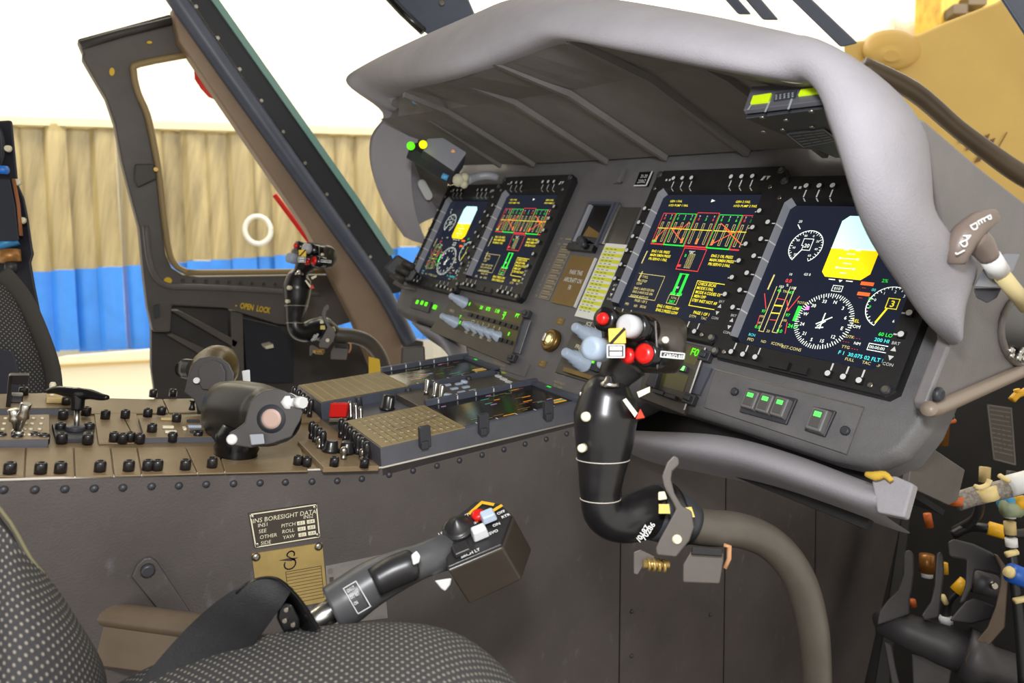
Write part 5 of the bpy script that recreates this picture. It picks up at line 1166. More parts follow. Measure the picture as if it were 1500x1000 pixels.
# liner under the shield
ys = [.86, .78, .7, .6, .5, .414, .295, .163, .05, -.075]
def prof_at(y, k):
    z = .176+.016*max(0, (y-.3)/.5)-.062*min(1, max(0, (.1-y)/.18))
    return [V((-.246, y, ZO+z+.006)), V((-.13, y, ZO+z+.002)), V((.05, y, ZO+.143+.008*max(0, (y-.5)/.4)-.03*min(1, max(0, (.1-y)/.18))))][k]
def lin3(i_):
    y = min(.87, max(-.078, i_.y)); f_ = prof_at(min(.86, max(-.075, y)), 2)
    m_ = prof_at(min(.86, max(-.075, y)), 1)
    return [i_, m_, f_]
b = MB(); b.grid([lin3(i_) for i_ in inner[12:43]], smooth=False)
b.grid([[i_, V((.045, .885, i_.z))] for i_ in inner[0:13]]+[[inner[12], prof_at(.86, 2)]], smooth=False)
ln = b.build('liner', m_under, w)
for y in (.705, .6, .414, .295, .163, .06):
    b = MB(); P = [prof_at(y, k) for k in range(3)]; P[0].x = -.105 if y > .65 else (-.205 if y > .5 else -.24); P[0].z = P[1].z if y > .65 else P[0].z; P = P[:1]+P[2:] if y > .65 else P; ww = V((0, .0045, 0)); dz = V((0, 0, -.007))
    for p, q in zip(P[:-1], P[1:]): b.prism([p-ww, q-ww, q+ww, p+ww], [p-ww*.7+dz, q-ww*.7+dz, q+ww*.7+dz, p+ww*.7+dz])
    b.build('liner_rib', m_under, w)
b = MB(); sl = cur[0][15:37]; b.grid([[ctr(o_, .3) for o_ in sl], [ctr(o_, .65)+V((0, 0, .004)) for o_ in sl], [ctr(o_, 1)+V((0, 0, .01)) for o_ in sl], [ctr(o_, 1)+V((.12, 0, -.02)) for o_ in sl]]); b.build('shield_top', m_under, w)
for x, y, yy in ((835, 90, .30), (608, 148, .67)):
    p = oY(x, y, yy); b = MB(); b.smooth(); b.lathe(p, (0, 0, 1), [(-.004, .0025), (0, .0055), (.004, .0055), (.012, .004)], 12); b.m = 1; b.lathe(p+V((0, 0, .01)), (0, 0, 1), [(0, .002), (.02, .002)], 8); b.build('liner_bolt', [m_bltz, m_under], w)
# ---- boxes hanging under the shield
m_lime = mat('lime_tape', (206, 236, 20), .5)
w = thing('warning_panel_box', 'dark box with two lime stripes hanging under the right end of the shield', 'indicator box', oX(1150, 160, -.185))
fx = -.185
c = [oX(1103, 130, fx), oX(1216, 124, fx), oX(1212, 152, fx-.02), oX(1090, 168, fx-.02)]
zb = (c[3].z+c[2].z)/2-ZO
k0, k1 = oX(1090, 174, fx-.018), oX(1214, 158, fx-.018); bk = [oZ(1160, 224, k0.z-ZO), oZ(1250, 218, k0.z-ZO)]
bk = [V((k0.x+.13, k0.y, k0.z)), V((k0.x+.13, k1.y, k0.z))]
tb = [V((p.x, p.y, p.z+.012)) for p in bk]
b = MB(); b.prism([k0, k1, V((bk[1].x, bk[1].y, bk[1].z)), bk[0]], [c[0]+V((.004, 0, .002)), c[1]+V((.004, 0, .002)), tb[1], tb[0]]); b.build('box_case', m_dark, w, bevel=.0015)
FP = plane3(c[3], c[2], c[0]); FP = FP if FP.n.dot(CAM-c[0]) > 0 else Plane(c[2], c[3]-c[2], c[0]-c[3])
b = MB(); b.slab(FP, [FP.l(*q) for q in ((1091, 166), (1103, 131), (1216, 125), (1210, 152))], -.001, .003); 
b.build('front_face', m_tray, w, bevel=.0006)
b = MB(); b.m = 0
b.slab(FP, [FP.l(*q, .0045) for q in ((1099, 151), (1103, 140), (1130, 136), (1126, 148))], .003, .0045); b.build('lime_stripe', m_lime, w)
b = MB(); b.slab(FP, [FP.l(*q, .0045) for q in ((1169, 139), (1173, 131), (1204, 126), (1201, 135))], .003, .0045); b.build('lime_stripe', m_lime, w)
b = MB(); b.slab(FP, [FP.l(*q, .0045) for q in ((1133, 147), (1136, 136), (1167, 131), (1164, 142))], .003, .0045); b.m = 1
for i in range(5):
    for j in range(3): p = FP.l(1137+6*i, 139.5+2.6*j-.8*i, .005); b.disc(FP, p[0], p[1], .0009, .005, 6)
b.build('caption_matrix', [m_dark, m_wall], w)
b = MB()
for seg in (((1121, 163), (1127, 149)), ((1155, 159), (1160, 144)), ((1096, 160), (1101, 152))): b.line(FP, [FP.l(*q, .0035) for q in seg], .0016, .0034)
b.build('face_seam', m_wall, w)
BPn = Plane(k0, k1-k0, bk[0]-k0)
if BPn.n.z > 0: BPn = Plane(k1, k0-k1, bk[0]-k0)
b = MB(); 
q4 = [BPn.l(*q, .001) for q in ((1153, 196), (1208, 190), (1228, 205), (1177, 215))]
b.slab(BPn, q4, 0, .001); b.m = 1; b.line(BPn, q4, .0012, .0013, True)
for i in range(4):
    t = .2+.2*i; a = [q4[0][k]*(1-t)+q4[3][k]*t for k in (0, 1)]; e = [q4[1][k]*(1-t)+q4[2][k]*t for k in (0, 1)]
    for j in range(3): u0, u1 = .08+.3*j, .3+.3*j; b.line(BPn, [(a[0]+(e[0]-a[0])*u0, a[1]+(e[1]-a[1])*u0), (a[0]+(e[0]-a[0])*u1, a[1]+(e[1]-a[1])*u1)], .0016, .0013)
b.build('box_label', [m_dark, m_wall], w)
for x, y in ((1117, 171), (1152, 175), (1189, 162), (1119, 192), (1147, 189), (1190, 185)):
    b = MB(); b.smooth(); b.lathe(BPn.hit(x, y), BPn.n, [(0, .0022), (.001, .002), (.0014, .001)], 8); b.build('box_rivet', m_scr, w)
b = MB(); b.smooth(); e0 = at(1172, 230, .80); b.tube([e0, at(1186, 235, .80), at(1204, 242, .81), at(1240, 262, .84)], [.006, .010, .012, .012], 12, spl=3); b.m = 1; b.tube([at(1168, 229, .798), at(1178, 232, .798)], .0095, 12); b.build('cable_boot', [mat('tan_cable_boot', (130, 110, 60), .5), mat('sky_blue_band', (100, 190, 220), .5)], w)
w = thing('warning_panel_box', 'small grey box with green and yellow lamps under the far end of the shield', 'indicator box', at(640, 240, 1.18))
b = MB(); T_ = [at(619, 221, 1.165), at(665, 252, 1.14), at(684, 225, 1.155), at(649, 203, 1.175), at(625, 204, 1.175)]; dvec = at(660, 273, 1.14)-at(665, 252, 1.14)
b.prism([p+dvec for p in T_], T_); b.prism([at(594, 231, 1.17), at(660, 272, 1.13), at(664, 253, 1.14), at(600, 213, 1.18)], [at(604, 226, 1.22), at(672, 268, 1.18), at(674, 250, 1.19), at(610, 208, 1.23)]); b.build('box_case', m_dark, w, bevel=.002)
cc = sum(T_, V())/5; b = MB(); b.prism([cc+(p-cc)*.98 for p in T_], [cc+(p-cc)*.94-dvec.normalized()*.003 for p in T_]); b.build('box_top', m_wall, w, bevel=.001)
for x, y, m in ((602, 214, em('lit_lamp_lime', (90, 230, 20), .9)), (620, 212, em('lit_lamp_yellow', (225, 230, 10), .9))):
    b = MB(); b.smooth(); b.lathe(at(x, y, 1.15), -ff, [(0, .007), (.003, .007), (.005, .004)], 12); b.build('lamp', m, w)
b = MB(); b.smooth(); b.lathe(at(664, 222, 1.16), -ff, [(0, .005), (.003, .003)], 10); b.build('amber_lamp', mat('pale_amber', (240, 180, 130), .5), w)
b = MB(); b.ball(at(672, 264, 1.12), .011, 10); b.ball(at(681, 260, 1.12), .008, 8); b.ball(at(680, 270, 1.12), .007, 8); b.build('cream_connector', mat('cream_connector', (200, 196, 168), .6), w)
b = MB(); b.smooth(); b.tube([at(684, 264, 1.13), at(700, 259, 1.14), at(715, 257, 1.14), at(729, 260, 1.145)], [.008, .007, .007, .006], 12, spl=3); b.m = 1; b.tube([at(648, 257, 1.12), at(656, 261, 1.12)], .005, 10); b.build('hose', [m_wall, m_bltz], w)
b = MB(); t0 = oY(615, 266, .872); t1 = oY(628, 290, .872); pl = Plane((t0+t1)/2, t1-t0, V((1, 0, 0))); pl = pl if pl.n.dot(CAM-t0) > 0 else Plane((t0+t1)/2, t1-t0, V((-1, 0, 0))); hl_ = (t1-t0).length/2
b.slab(pl, [(-hl_*.7+.009*math.cos(a), .009*math.sin(a)) for a in [pi/2+pi*i/8 for i in range(9)]]+[(hl_*.7+.009*math.cos(a), .009*math.sin(a)) for a in [-pi/2+pi*i/8 for i in range(9)]], 0, .006)
tag(b.build('white_tag', m_white, bevel=.0015), 'white rounded tag on the inside wall below the far small grey box', 'tag')
# ------------------------------------------------------------------ padded knee rolls below the panel
def roll(name, label, ups, los, h=(-.02, .012, .004)):
    U_ = [PP.hit(x, y, h[0]) for x, y in ups]; C_ = [PP.hit((a[0]*.6+c[0]*.4), (a[1]*.6+c[1]*.4), h[1]) for a, c in zip(ups, los)]; D_ = [PP.hit(x, y, h[2]) for x, y in los]; B_ = [p-PP.n*.09 for p in D_]
    b = MB(); b.grid([[p-PP.n*.06 for p in U_], U_, C_, D_, B_]); return tag(b.build(name, m_foam, sub=2), label, 'padding')
roll('knee_roll', 'grey foam roll along the bottom of the panel right of the near cyclic', [(890, 622), (930, 626), (1000, 626), (1060, 630), (1120, 646), (1180, 666), (1230, 686), (1262, 698), (1285, 706)], [(890, 650), (930, 655), (1000, 669), (1060, 680), (1120, 697), (1180, 718), (1240, 740), (1262, 747), (1282, 750)])
b = MB(); pts = [PP.hit(x, y, .006) for x, y in ((1276, 702), (1310, 696), (1338, 708), (1324, 758), (1284, 750))]; b.ext(pts, -PP.n*.012); tag(b.build('foam_end_flap', m_foam, bevel=.002), 'square grey foam flap at the right end of the lower roll', 'padding')
b = MB(); b.tube([PP.hit(x, y, .012) for x, y in ((1268, 694), (1282, 697), (1296, 695), (1306, 704))], [.002, .004, .003, .002], 8, spl=3); b.build; tag(b.build('torn_foam', mat('torn_yellow_foam', (206, 168, 60), .9)), 'torn yellow foam scrap above the square grey flap', 'scrap')
roll('knee_roll', 'far grey foam roll below the far radio control unit', [(602, 470), (625, 475), (645, 484), (656, 502), (668, 531)], [(604, 476), (612, 492), (632, 503), (646, 514), (662, 534)], (-.01, .0, -.03))
b = MB(); pts = [oY(x, y, -.115) for x, y in ((1342, 640), (1362, 653), (1414, 688), (1403, 733), (1390, 740), (1330, 712))]; b.ext(pts, V((0, .006, 0))); tag(b.build('angle_bracket', m_cast, bevel=.001), 'plain grey angle bracket plate right of the square foam flap', 'bracket')
# ------------------------------------------------------------------ grey sill and pull handle on the right
m_sill = mat('sill_grey_paint', (112, 108, 108), .45, noise=.1, scale=10, bump=.12, bscale=500)
w = thing('right_sill', 'grey sheet sill with a round hole at the right edge behind the pull handle', 'structure panel', oY(1430, 500, -.138))
pts = [(1352, 172), (1382, 198), (1440, 248), (1540, 325), (1540, 525), (1500, 541), (1420, 578), (1370, 604), (1360, 603), (1358, 592), (1376, 545), (1394, 500), (1390, 400), (1368, 260)]
b = MB(); P_ = [oY(x, y, -.138) for x, y in pts]; b.ext(P_, V((0, .012, 0))); b.build('sill_sheet', m_sill, w, bevel=.003)
b = MB(); b.tube([oY(x, y, -.141) for x, y in ((1360, 598), (1372, 598), (1420, 577), (1470, 555), (1545, 522))], .0062, 12, spl=3); b.build('rolled_lip', mat('lip_highlight', (140, 126, 112), .4), w)  # paler than the sill: the highlight along the lip is put into its colour
b = MB(); b.smooth(); b.lathe(oY(1371, 577, -.141), (0, -1, 0), [(0, .006), (.003, .006), (.005, .004)], 12); b.build('sill_bolt', m_dark, w)
cx_, cy_ = 1504, 484
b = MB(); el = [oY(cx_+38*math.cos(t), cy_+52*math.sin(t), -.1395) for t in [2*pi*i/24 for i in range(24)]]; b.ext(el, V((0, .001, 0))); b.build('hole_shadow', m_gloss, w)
b = MB(); b.tube(el+[el[0]], .0032, 8, caps=False); b.build('hole_rim', m_cast, w)
b = MB(); random.seed(4); b.smooth()
for i in range(10): b.ball(oY(1476+random.random()*24, 512+random.random()*16, -.143), .0025+random.random()*.002, 6)
b.build('bright_swarf', m_steel, w)
def hat(x, y, d): return at(x, y, d-.09)
w = thing('pedal_adjust_handle', 'brown grey T handle lettered PED ADJ on a cream rod at the right edge', 'pull handle', oY(1440, 400, -.13))
hd_ = .60
b = MB(); b.smooth(); b.tube([hat(1401, 386, .565), hat(1404, 366, .563), hat(1415, 344, .562), hat(1434, 327, .563), hat(1456, 316, .566)], [.0055, .0085, .0095, .0085, .005], 14, spl=4); b.tube([hat(1422, 345, .566), hat(1438, 360, .572), hat(1450, 378, .576)], [.0095, .0085, .0062], 14, spl=3)
b.build('grip', mat('handle_taupe', (120, 106, 98), .38, noise=.1, scale=30), w)
for ch, x, y in (('P', 1443, 317.5), ('E', 1433, 322), ('D', 1423, 330), ('A', 1413, 345), ('D', 1408, 355), ('J', 1403, 366)):
    pl = Plane(hat(x, y, .5525), rr*.5-upv*.85, upv*.5+rr*.85) if False else Plane(hat(x, y, .5525), rr, upv)
    b = MB(); b.text(pl, 0, -.002, ch, .0052, 0, 'c', rot=-1.1, bold=.03); b.build('handle_letter', m_white, w)
b = MB(); b.smooth(); b.tube([hat(1450, 376, .576), hat(1463, 398, .582)], [.0068, .0072], 14); b.build('collar', m_white, w)
b = MB(); b.smooth(); b.tube([hat(1462, 396, .582), hat(1505, 450, .60)], [.0055, .0055], 14); b.build('rod', mat('cream_rod', (206, 190, 140), .4), w)
b = MB(); solid(b, ((1427, 420), (1441, 392), (1458, 378), (1472, 371), (1494, 372), (1484, 396), (1468, 420), (1450, 421)), .59, .6, P=hat); b.build('handle_bracket', mat('bracket_steel', (140, 142, 150), .32, metal=.6), w, bevel=.001)
b = MB(); solid(b, ((1426, 422), (1468, 421), (1460, 436), (1446, 444), (1430, 436)), .60, .62, P=hat); b.build('bracket_block', m_dark, w, bevel=.001)
# ------------------------------------------------------------------ windshield frames and nose beyond the shield
m_post = mat('post_blue_black', (78, 84, 98), .4, noise=.1, scale=20)
m_bronze = mat('frame_bronze', (84, 70, 52), .45, noise=.1, scale=20)
w = thing('windshield_post', 'dark post at the top centre running behind the shield from the top edge', 'frame', at(620, 20, 1.3))
b = MB(); solid(b, ((400, -250), (520, -250), (682, -12), (700, 30), (640, 60), (617, 44), (562, -12)), 1.3, 1.36); b.build('post_bar', m_post, w, bevel=.004)
b = MB(); b.tube([at(400, -250, 1.295), at(562, -12, 1.295), at(590, 18, 1.295), at(620, 46, 1.295)], .008, 8); b.build('post_seal', m_gloss, w)
b = MB(); b.smooth(); b.lathe(at(647, 5, 1.3), -ff, [(0, .006), (.003, .004)], 10); b.build('post_rivet', m_scr, w)
for lab, pts, d in (('leftmost of three dark bars above the right half of the shield', ((802, -295), (822, -295), (1102, 22), (1082, 22)), 1.2), ('middle one of three dark bars above the right half of the shield', ((842, -295), (864, -295), (1142, 30), (1118, 30)), 1.2), ('widest and rightmost of three dark bars above the right half of the shield', ((872, -280), (906, -270), (1258, 64), (1232, 70)), 1.1)):
    b = MB(); solid(b, pts, d, d+.03); tag(b.build('windshield_bar', m_post, bevel=.004), lab, 'frame', 'bars of the windshield frame')
b = MB(); solid(b, ((1230, -340), (1340, -340), (1620, 60), (1620, 230), (1500, 52), (1466, 0)), .8, .86); tag(b.build('corner_post', m_post, bevel=.006), 'steel blue post crossing the top right corner', 'frame')
b = MB(); b.tube([at(1262, 96, 1.0), at(1336, 132, 1.0), at(1400, 186, 1.0), at(1450, 224, 1.0), at(1500, 258, 1.0), at(1580, 300, 1.0)], [.013, .013, .012, .013, .014, .014], 10, spl=4); tag(b.build('windshield_sill_trim', m_bronze), 'dark bronze trim strip sloping across the tan nose door', 'trim strip')
m_tan2 = mat('nose_tan_paint', (206, 172, 92), .5, noise=.06, scale=4)
w = thing('nose_door', 'large tan nose door filling the upper right beyond the sill', 'door', at(1400, 180, 1.8))
b = MB(); solid(b, ((1235, 62), (1345, 50), (1385, 32), (1462, 2), (1480, -20), (1620, -20), (1620, 420), (1500, 330), (1330, 180), (1240, 140)), 1.8, 1.86); b.build('door_skin', m_tan2, w, bevel=.01)
b = MB(); eloft(b, [(1306, 82, 1.7722, 12, 8), (1306, 80, 1.774, 26, 16), (1306, 76, 1.785, 40, 26), (1306, 73, 1.81, 46, 30), (1306, 73, 1.9, 46, 30)], 24); b.build('nose_bulge', mat('nose_tan_dark', (198, 160, 80), .5), w)
b = MB(); 
pl = Plane(at(1450, 205, 1.795), rr, upv)
for x, y, s in ((1444, 202, .012), (1452, 208, .012), (1440, 207, .009), (1420, 215, .010), (1408, 205, .008), (1434, 232, .012)): c = pl.l(x, y); b.fill(pl, [(c[0]-s, c[1]-s), (c[0]+s*.3, c[1]-s*.6), (c[0]+s, c[1]+s), (c[0]-s*.2, c[1]+s*.5)], 0)
b.line(pl, [pl.l(1475, 194), pl.l(1459, 222)], .003, 0); b.build('reflected_lettering', mat('reflected_lettering_brown', (110, 78, 40), .6), w)  # letters reflected in the windshield, painted as flat brown marks
# ------------------------------------------------------------------ far (left) door, window post
YD = 1.16
def dy(x, y, o=0): return oY(x, y, YD+o)
m_door = mat('door_grey_bronze', (84, 78, 72), .5, noise=.14, scale=12)
m_doord = mat('door_dark', (62, 58, 55), .55, noise=.15, scale=15)
m_yell = mat('yellow_mark', (226, 184, 20), .5)
def dsolid(b, pts, o0, o1): 
    f = [dy(x, y, o0) for x, y in pts]; return b.ext(f, V((0, o1-o0, 0)))
w = thing('left_door', 'open far crew door with a large window behind the far cyclic', 'door', dy(250, 470))
b = MB(); dsolid(b, ((113, 57), (250, 20), (285, 60), (270, 79), (200, 93), (193, 104), (199, 135), (213, 170), (223, 215), (231, 262), (238, 330), (243, 372), (252, 392), (268, 402), (292, 405), (480, 402), (520, 470), (480, 482), (405, 474), (360, 460), (330, 451), (252, 447), (250, 486), (224, 486), (216, 450), (210, 400), (204, 335), (188, 275), (178, 236), (168, 182), (155, 144), (135, 110), (120, 84), (122, 78)), 0, .04); b.build('door_frame', m_door, w, bevel=.008)
b = MB(); b.tube([dy(x, y, -.006) for x, y in ((276, 80), (203, 94), (196, 105), (202, 135), (216, 168), (226, 214), (234, 262), (242, 330), (248, 370), (257, 388), (272, 397), (295, 399), (480, 397))], .0062, 8, spl=3); b.build('window_seal', mat('seal_tan', (150, 128, 86), .5), w)
b = MB(); b.tube([dy(x, y, -.006) for x, y in ((213, 330), (218, 375), (226, 402), (245, 418), (290, 420), (360, 423), (470, 430))], .006, 8, spl=3); b.build('frame_bead', m_cast, w)
b = MB(); b.tube([dy(x, y, -.008) for x, y in ((118, 66), (180, 48), (262, 28))], .007, 8); b.build('roof_gutter', m_doord, w)
for i in range(9):
    b = MB(); b.smooth(); b.lathe(dy(268+17*i, 411+.7*i), (0, -1, 0), [(0, .004), (.002, .003)], 8); b.build('frame_screw', m_doord, w)
for x, y, rx, ry in ((164, 105, 4, 6), (200, 257, 4, 7), (246, 411, 6, 5), (371, 423, 4, 3), (219, 62, 4, 2)):
    b = MB(); P_ = [dy(x+rx*math.cos(2*pi*i/12), y+ry*math.sin(2*pi*i/12), -.004) for i in range(12)]; b.ext(P_, V((0, .004, 0))); b.build('yellow_mark', m_yell, w)
pl = Plane(dy(345, 446, -.003), dy(402, 456, -.003)-dy(345, 446, -.003), V((0, 0, 1))); b = MB(); b.text(pl, 0, -.006, '-  OPEN  LOCK', .013, 0, bold=.03, sx=.62); b.build('yellow_lettering', m_yell, w)
b = MB(); dsolid(b, ((222, 446), (330, 448), (405, 468), (480, 478), (620, 500), (620, 600), (230, 600), (222, 540)), .05, .08); b.build('lower_skin', m_doord, w)
for pts in (((250, 455), (262, 455), (350, 500), (345, 510)), ((244, 490), (252, 488), (300, 510), (295, 520)), ((338, 455), (356, 458), (358, 560), (340, 560))):
    b = MB(); dsolid(b, pts, .02, .05); b.build('door_stiffener', m_door, w, bevel=.002)
b = MB(); dsolid(b, ((356, 466), (408, 478), (430, 500), (430, 560), (362, 560)), .03, .05); b.build('door_pocket', mat('pocket_dark', (34, 36, 44), .5), w)
b = MB(); dsolid(b, ((226, 448), (234, 446), (234, 464), (227, 466)), -.01, .0); b.build('door_latch', m_dark, w)
b = MB(); dsolid(b, ((388, 507), (400, 504), (401, 509), (390, 511)), -.002, .03); b.build('pale_pull', m_cream, w)
b = MB(); dsolid(b, ((198, 240), (226, 240), (230, 262), (202, 275), (196, 262)), -.012, 0); b.build('hinge_block', m_doord, w, bevel=.003)
b = MB(); b.smooth(); b.lathe(dy(228, 248, -.012), (0, -1, 0), [(0, .006), (.004, .004)], 10); b.build('hinge_pin', m_springm, w)
# door post and windshield edge
w = thing('side_window_post', 'sloping tan and black post beside the far door window', 'frame', dy(450, 330))
b = MB(); dsolid(b, ((262, 60), (252, 10), (290, 40), (352, 132), (492, 330), (552, 418), (590, 500), (600, 560), (555, 560), (520, 472), (450, 336), (318, 142)), -.04, .0); b.build('post_face', mat('post_taupe', (142, 120, 98), .5, noise=.12, scale=8), w, bevel=.006)
b = MB(); b.tube([dy(x, y, -.045) for x, y in ((246, -20), (300, 58), (352, 132), (487, 322), (560, 425), (600, 500))], .0185, 14, spl=3); b.build('post_tube', m_post, w)
b = MB(); dsolid(b, ((270, -20), (296, -20), (312, 0), (517, 290), (572, 372), (600, 425), (575, 430), (490, 305), (280, 0)), -.05, -.03); b.build('retainer_strip', mat('retainer_black', (30, 32, 38), .45), w)
for i in range(9):
    t = i/8; b = MB(); b.smooth(); b.lathe(dy(287+t*255, 10+t*366, -.05), (0, -1, 0), [(0, .005), (.003, .0035)], 8); b.build('strip_screw', m_scr, w)
b = MB(); dsolid(b, ((296, -20), (306, -20), (320, -2), (527, 292), (580, 372), (570, 374), (516, 292), (310, 0)), -.055, -.035); b.build('glass_edge', mat('glass_edge_green', (120, 160, 150), .15), w)
# bits behind the far end of the panel
w = thing('vent_block', 'dark ribbed vent block between the window post and the far end of the panel', 'vent', at(588, 395, 1.3))
b = MB(); solid(b, ((562, 392), (582, 372), (598, 382), (612, 398), (604, 412), (580, 412)), 1.32, 1.38); b.build('vent_body', m_dark, w, bevel=.004)
for i in range(3): b = MB(); b.smooth(); b.tube([at(572+9*i, 398-9*i+3, 1.31), at(592+7*i, 410-9*i, 1.31)], .007, 8); b.build('vent_fin', m_doord, w)
b = MB(); b.smooth(); b.tube([at(577, 413, 1.3), at(592, 421, 1.3), at(610, 424, 1.3)], .004, 8); tag(b.build('grey_hose', m_cast), 'thin grey hose curving below the ribbed vent block', 'hose')
b = MB(); solid(b, ((588, 508), (622, 506), (624, 545), (586, 548)), 1.2, 1.28); tag(b.build('junction_box', mat('box_taupe', (78, 72, 66), .5), bevel=.004), 'dull taupe box behind the far foam roll', 'box')
b = MB(); solid(b, ((540, 522), (556, 526), (560, 560), (540, 560)), 1.22, 1.24); tag(b.build('yellow_strap', m_yell), 'yellow strap below the far cyclic tube', 'strap')
m_rib = mat('red_ribbon', (226, 40, 28), .6)
b = MB(); 
b.prism([dy(284, 101, .03), dy(296, 116, .03), dy(303, 128, .02), dy(314, 146, .03), dy(305, 142, .04), dy(294, 130, .045), dy(285, 116, .04)], [dy(284, 101, .034), dy(296, 116, .034), dy(303, 128, .024), dy(314, 146, .034), dy(305, 142, .044), dy(294, 130, .049), dy(285, 116, .044)]); tag(b.build('red_ribbon', m_rib), 'red warning ribbon hanging beside the sloping window post', 'ribbon')
b = MB(); b.tube([dy(x, y, .03) for x, y in ((402, 285), (428, 320), (452, 352), (474, 378))], .006, 6, spl=3); tag(b.build('warning_streamer', m_rib), 'thin red cord along the outer side of the window post', 'cord')
# ------------------------------------------------------------------ hangar
D0 = 7.0
hc = at(330, 300, D0); hz = -(CM @ V(((1100-750)/1000, (16000-500)/1000, 1))).normalized()
hr = (rr-hz*rr.dot(hz)).normalized(); hr = (hr*.985+ff*.22); hr = (hr-hz*hr.dot(hz)).normalized()
HP = Plane(hc, hr, hz)
HW = HP.moved(0, 0, -1.2)
m_hw = mat('hangar_white_sheet', (236, 232, 218), .7)
b = MB()
rows = [[], []]
for i in range(241):
    a = -8+i*.1; o = .04 if i % 4 in (1, 2) else 0
    rows[0].append(HW.w(a, -3.5, o)); rows[1].append(HW.w(a, 7, o))
b.grid(rows, smooth=False); o = b.build('wall_back', m_hw); struct(o)
gx = HP.l(120, 560)[1]
b = MB(); fl = [HP.w(-9, -1.75, 5), HP.w(10, -1.75, 5), HP.w(10, -1.75, -1.4), HP.w(-9, -1.75, -1.4)]; b.ext(fl, -hz*.05); struct(b.build('floor', mat('hangar_floor_pale', (206, 198, 180), .35, noise=.05, scale=2)))
m_pvc = mat('clear_vinyl', (124, 109, 74), .12, alpha=.9, noise=.1, scale=3.2, col2=(188, 172, 124), stretch=(3.2, 3.2, .07))
m_pvb = mat('blue_vinyl', (62, 138, 236), .25, noise=.1, scale=3)
w = thing('strip_curtain', 'clear vinyl strip curtain with a blue lower band across the hangar opening', 'strip curtain', HP.w(0, -1.6))
random.seed(11)
yt_ = HP.l(120, 186)[1]; 
def curve_y(px, py): return HP.l(px, py)[1]
sp = .21
for i in range(37):
    a = -3.4+sp*i
    yb_ = HP.l(130, 396)[1]+.06*(a+1.4); ylo = HP.l(130, 512)[1]
    ph = random.uniform(-.35, .35); tw = random.uniform(.015, .06)
    def strip(y0, y1, off):
        r = []
        for k in range(7):
            t = k/6-.5; x = a+t*sp*1.16; z = off+tw*math.cos(t*pi)*1.2+ph*.25*t
            r.append((x, z))
        return [[HP.w(x, y0, z) for x, z in r], [HP.w(x, (y0+y1)/2, z*1.1) for x, z in r], [HP.w(x, y1, z) for x, z in r]]
    b = MB(); off = .05*(i % 2); b.grid(strip(yb_+random.uniform(-.02, .02), yt_, off)); s_ = b.build('vinyl_strip', m_pvc, w)
    b = MB(); b.grid(strip(ylo+random.uniform(-.02, .02), yb_+.01, off+.004)); b.build('blue_band', m_pvb, s_)
b = MB(); b.rbox(HP, -3.2, yt_-.02, 4.2, yt_+.05, -.1, .12); b.build('curtain_rail', mat('rail_cream', (232, 222, 186), .5), w)
b = MB(); c = HP.l(381, 339); b.tube([HP.w(c[0]+.125*math.cos(2*pi*i/20), c[1]+.14*math.sin(2*pi*i/20), .15) for i in range(21)], .025, 8, caps=False); tag(b.build('white_ring', m_white), 'white ring hanging in front of the curtain seen through the far door window', 'ring')
b = MB(); q = [HP.l(x, y, .6) for x, y in ((80, 524), (225, 512), (225, 600), (80, 600))]; b.slab(HP, q, .3, .6); b.m = 1; b.slab(HP, [HP.l(x, y, .62) for x, y in ((60, 535), (225, 527), (225, 531), (60, 540))], .6, .62)
tag(b.build('white_barrier', [mat('barrier_white', (240, 234, 214), .5), m_tan]), 'white barrier standing on the hangar floor left of the far door', 'barrier')
b = MB(); b.box(at(1440, 10, 9)+ff*.3-hz*1.6, rr*.55, hz*2.1, ff*.3); b.m = 1; b.box(at(1425, 4, 8.9), rr*.12, hz*.07, ff*.1); b.box(at(1400, 18, 8.9), rr*.09, hz*.06, ff*.1); tag(b.build('yellow_crate', [mat('crate_ochre', (196, 156, 60), .6, noise=.3, scale=6), m_bronze]), 'ochre crate far behind the tan nose door at the top right', 'crate')
# ------------------------------------------------------------------ nose bay, pedals and cables at the lower right
m_bay = mat('bay_black', (26, 24, 24), .6, noise=.3, scale=8)
m_ped = mat('pedal_iron', (58, 56, 58), .5, noise=.25, scale=14)
m_pedb = mat('pedal_brown', (84, 68, 54), .45, noise=.2, scale=14)
b = MB(); b.box(V((.95, -.2, ZO-.45)), V((.01, 0, 0)), V((0, .75, 0)), V((0, 0, .45))); tag(b.build('nose_bulkhead', m_bay), 'black bulkhead closing the nose bay behind the pedals', 'bulkhead')
b = MB(); b.box(V((.2, 0, ZO-.90)), V((1.4, 0, 0)), V((0, 1.0, 0)), V((0, 0, .01))); o = b.build('cockpit_floor', mat('cockpit_floor_dark', (40, 38, 38), .6, noise=.2, scale=10)); tag(o, 'dark cockpit floor under the pedals', 'floor')
b = MB(); solid(b, ((1322, 742), (1336, 742), (1302, 1010), (1280, 1010)), 1.16, 1.2); tag(b.build('bay_upright', m_bay, bevel=.003), 'black upright strip at the right end of the console side', 'post')
b = MB(); b.box(V((-1.25, .45, ZO+.82)), V((.95, 0, 0)), V((0, .95, 0)), V((0, 0, .02))); struct(b.build('unseen_ceiling', m_under))  # unseen roof added to cut ambient light and darken screen reflections
b = MB(); b.box(V((-2.2, .45, ZO-.02)), V((.02, 0, 0)), V((0, .95, 0)), V((0, 0, .82))); struct(b.build('unseen_wall_rear', m_under))  # unseen rear wall, added so the screens reflect something dark
w = thing('rudder_pedals', 'dark iron rudder pedal assembly in the bottom right corner', 'pedal assembly', at(1370, 960, 1.0))
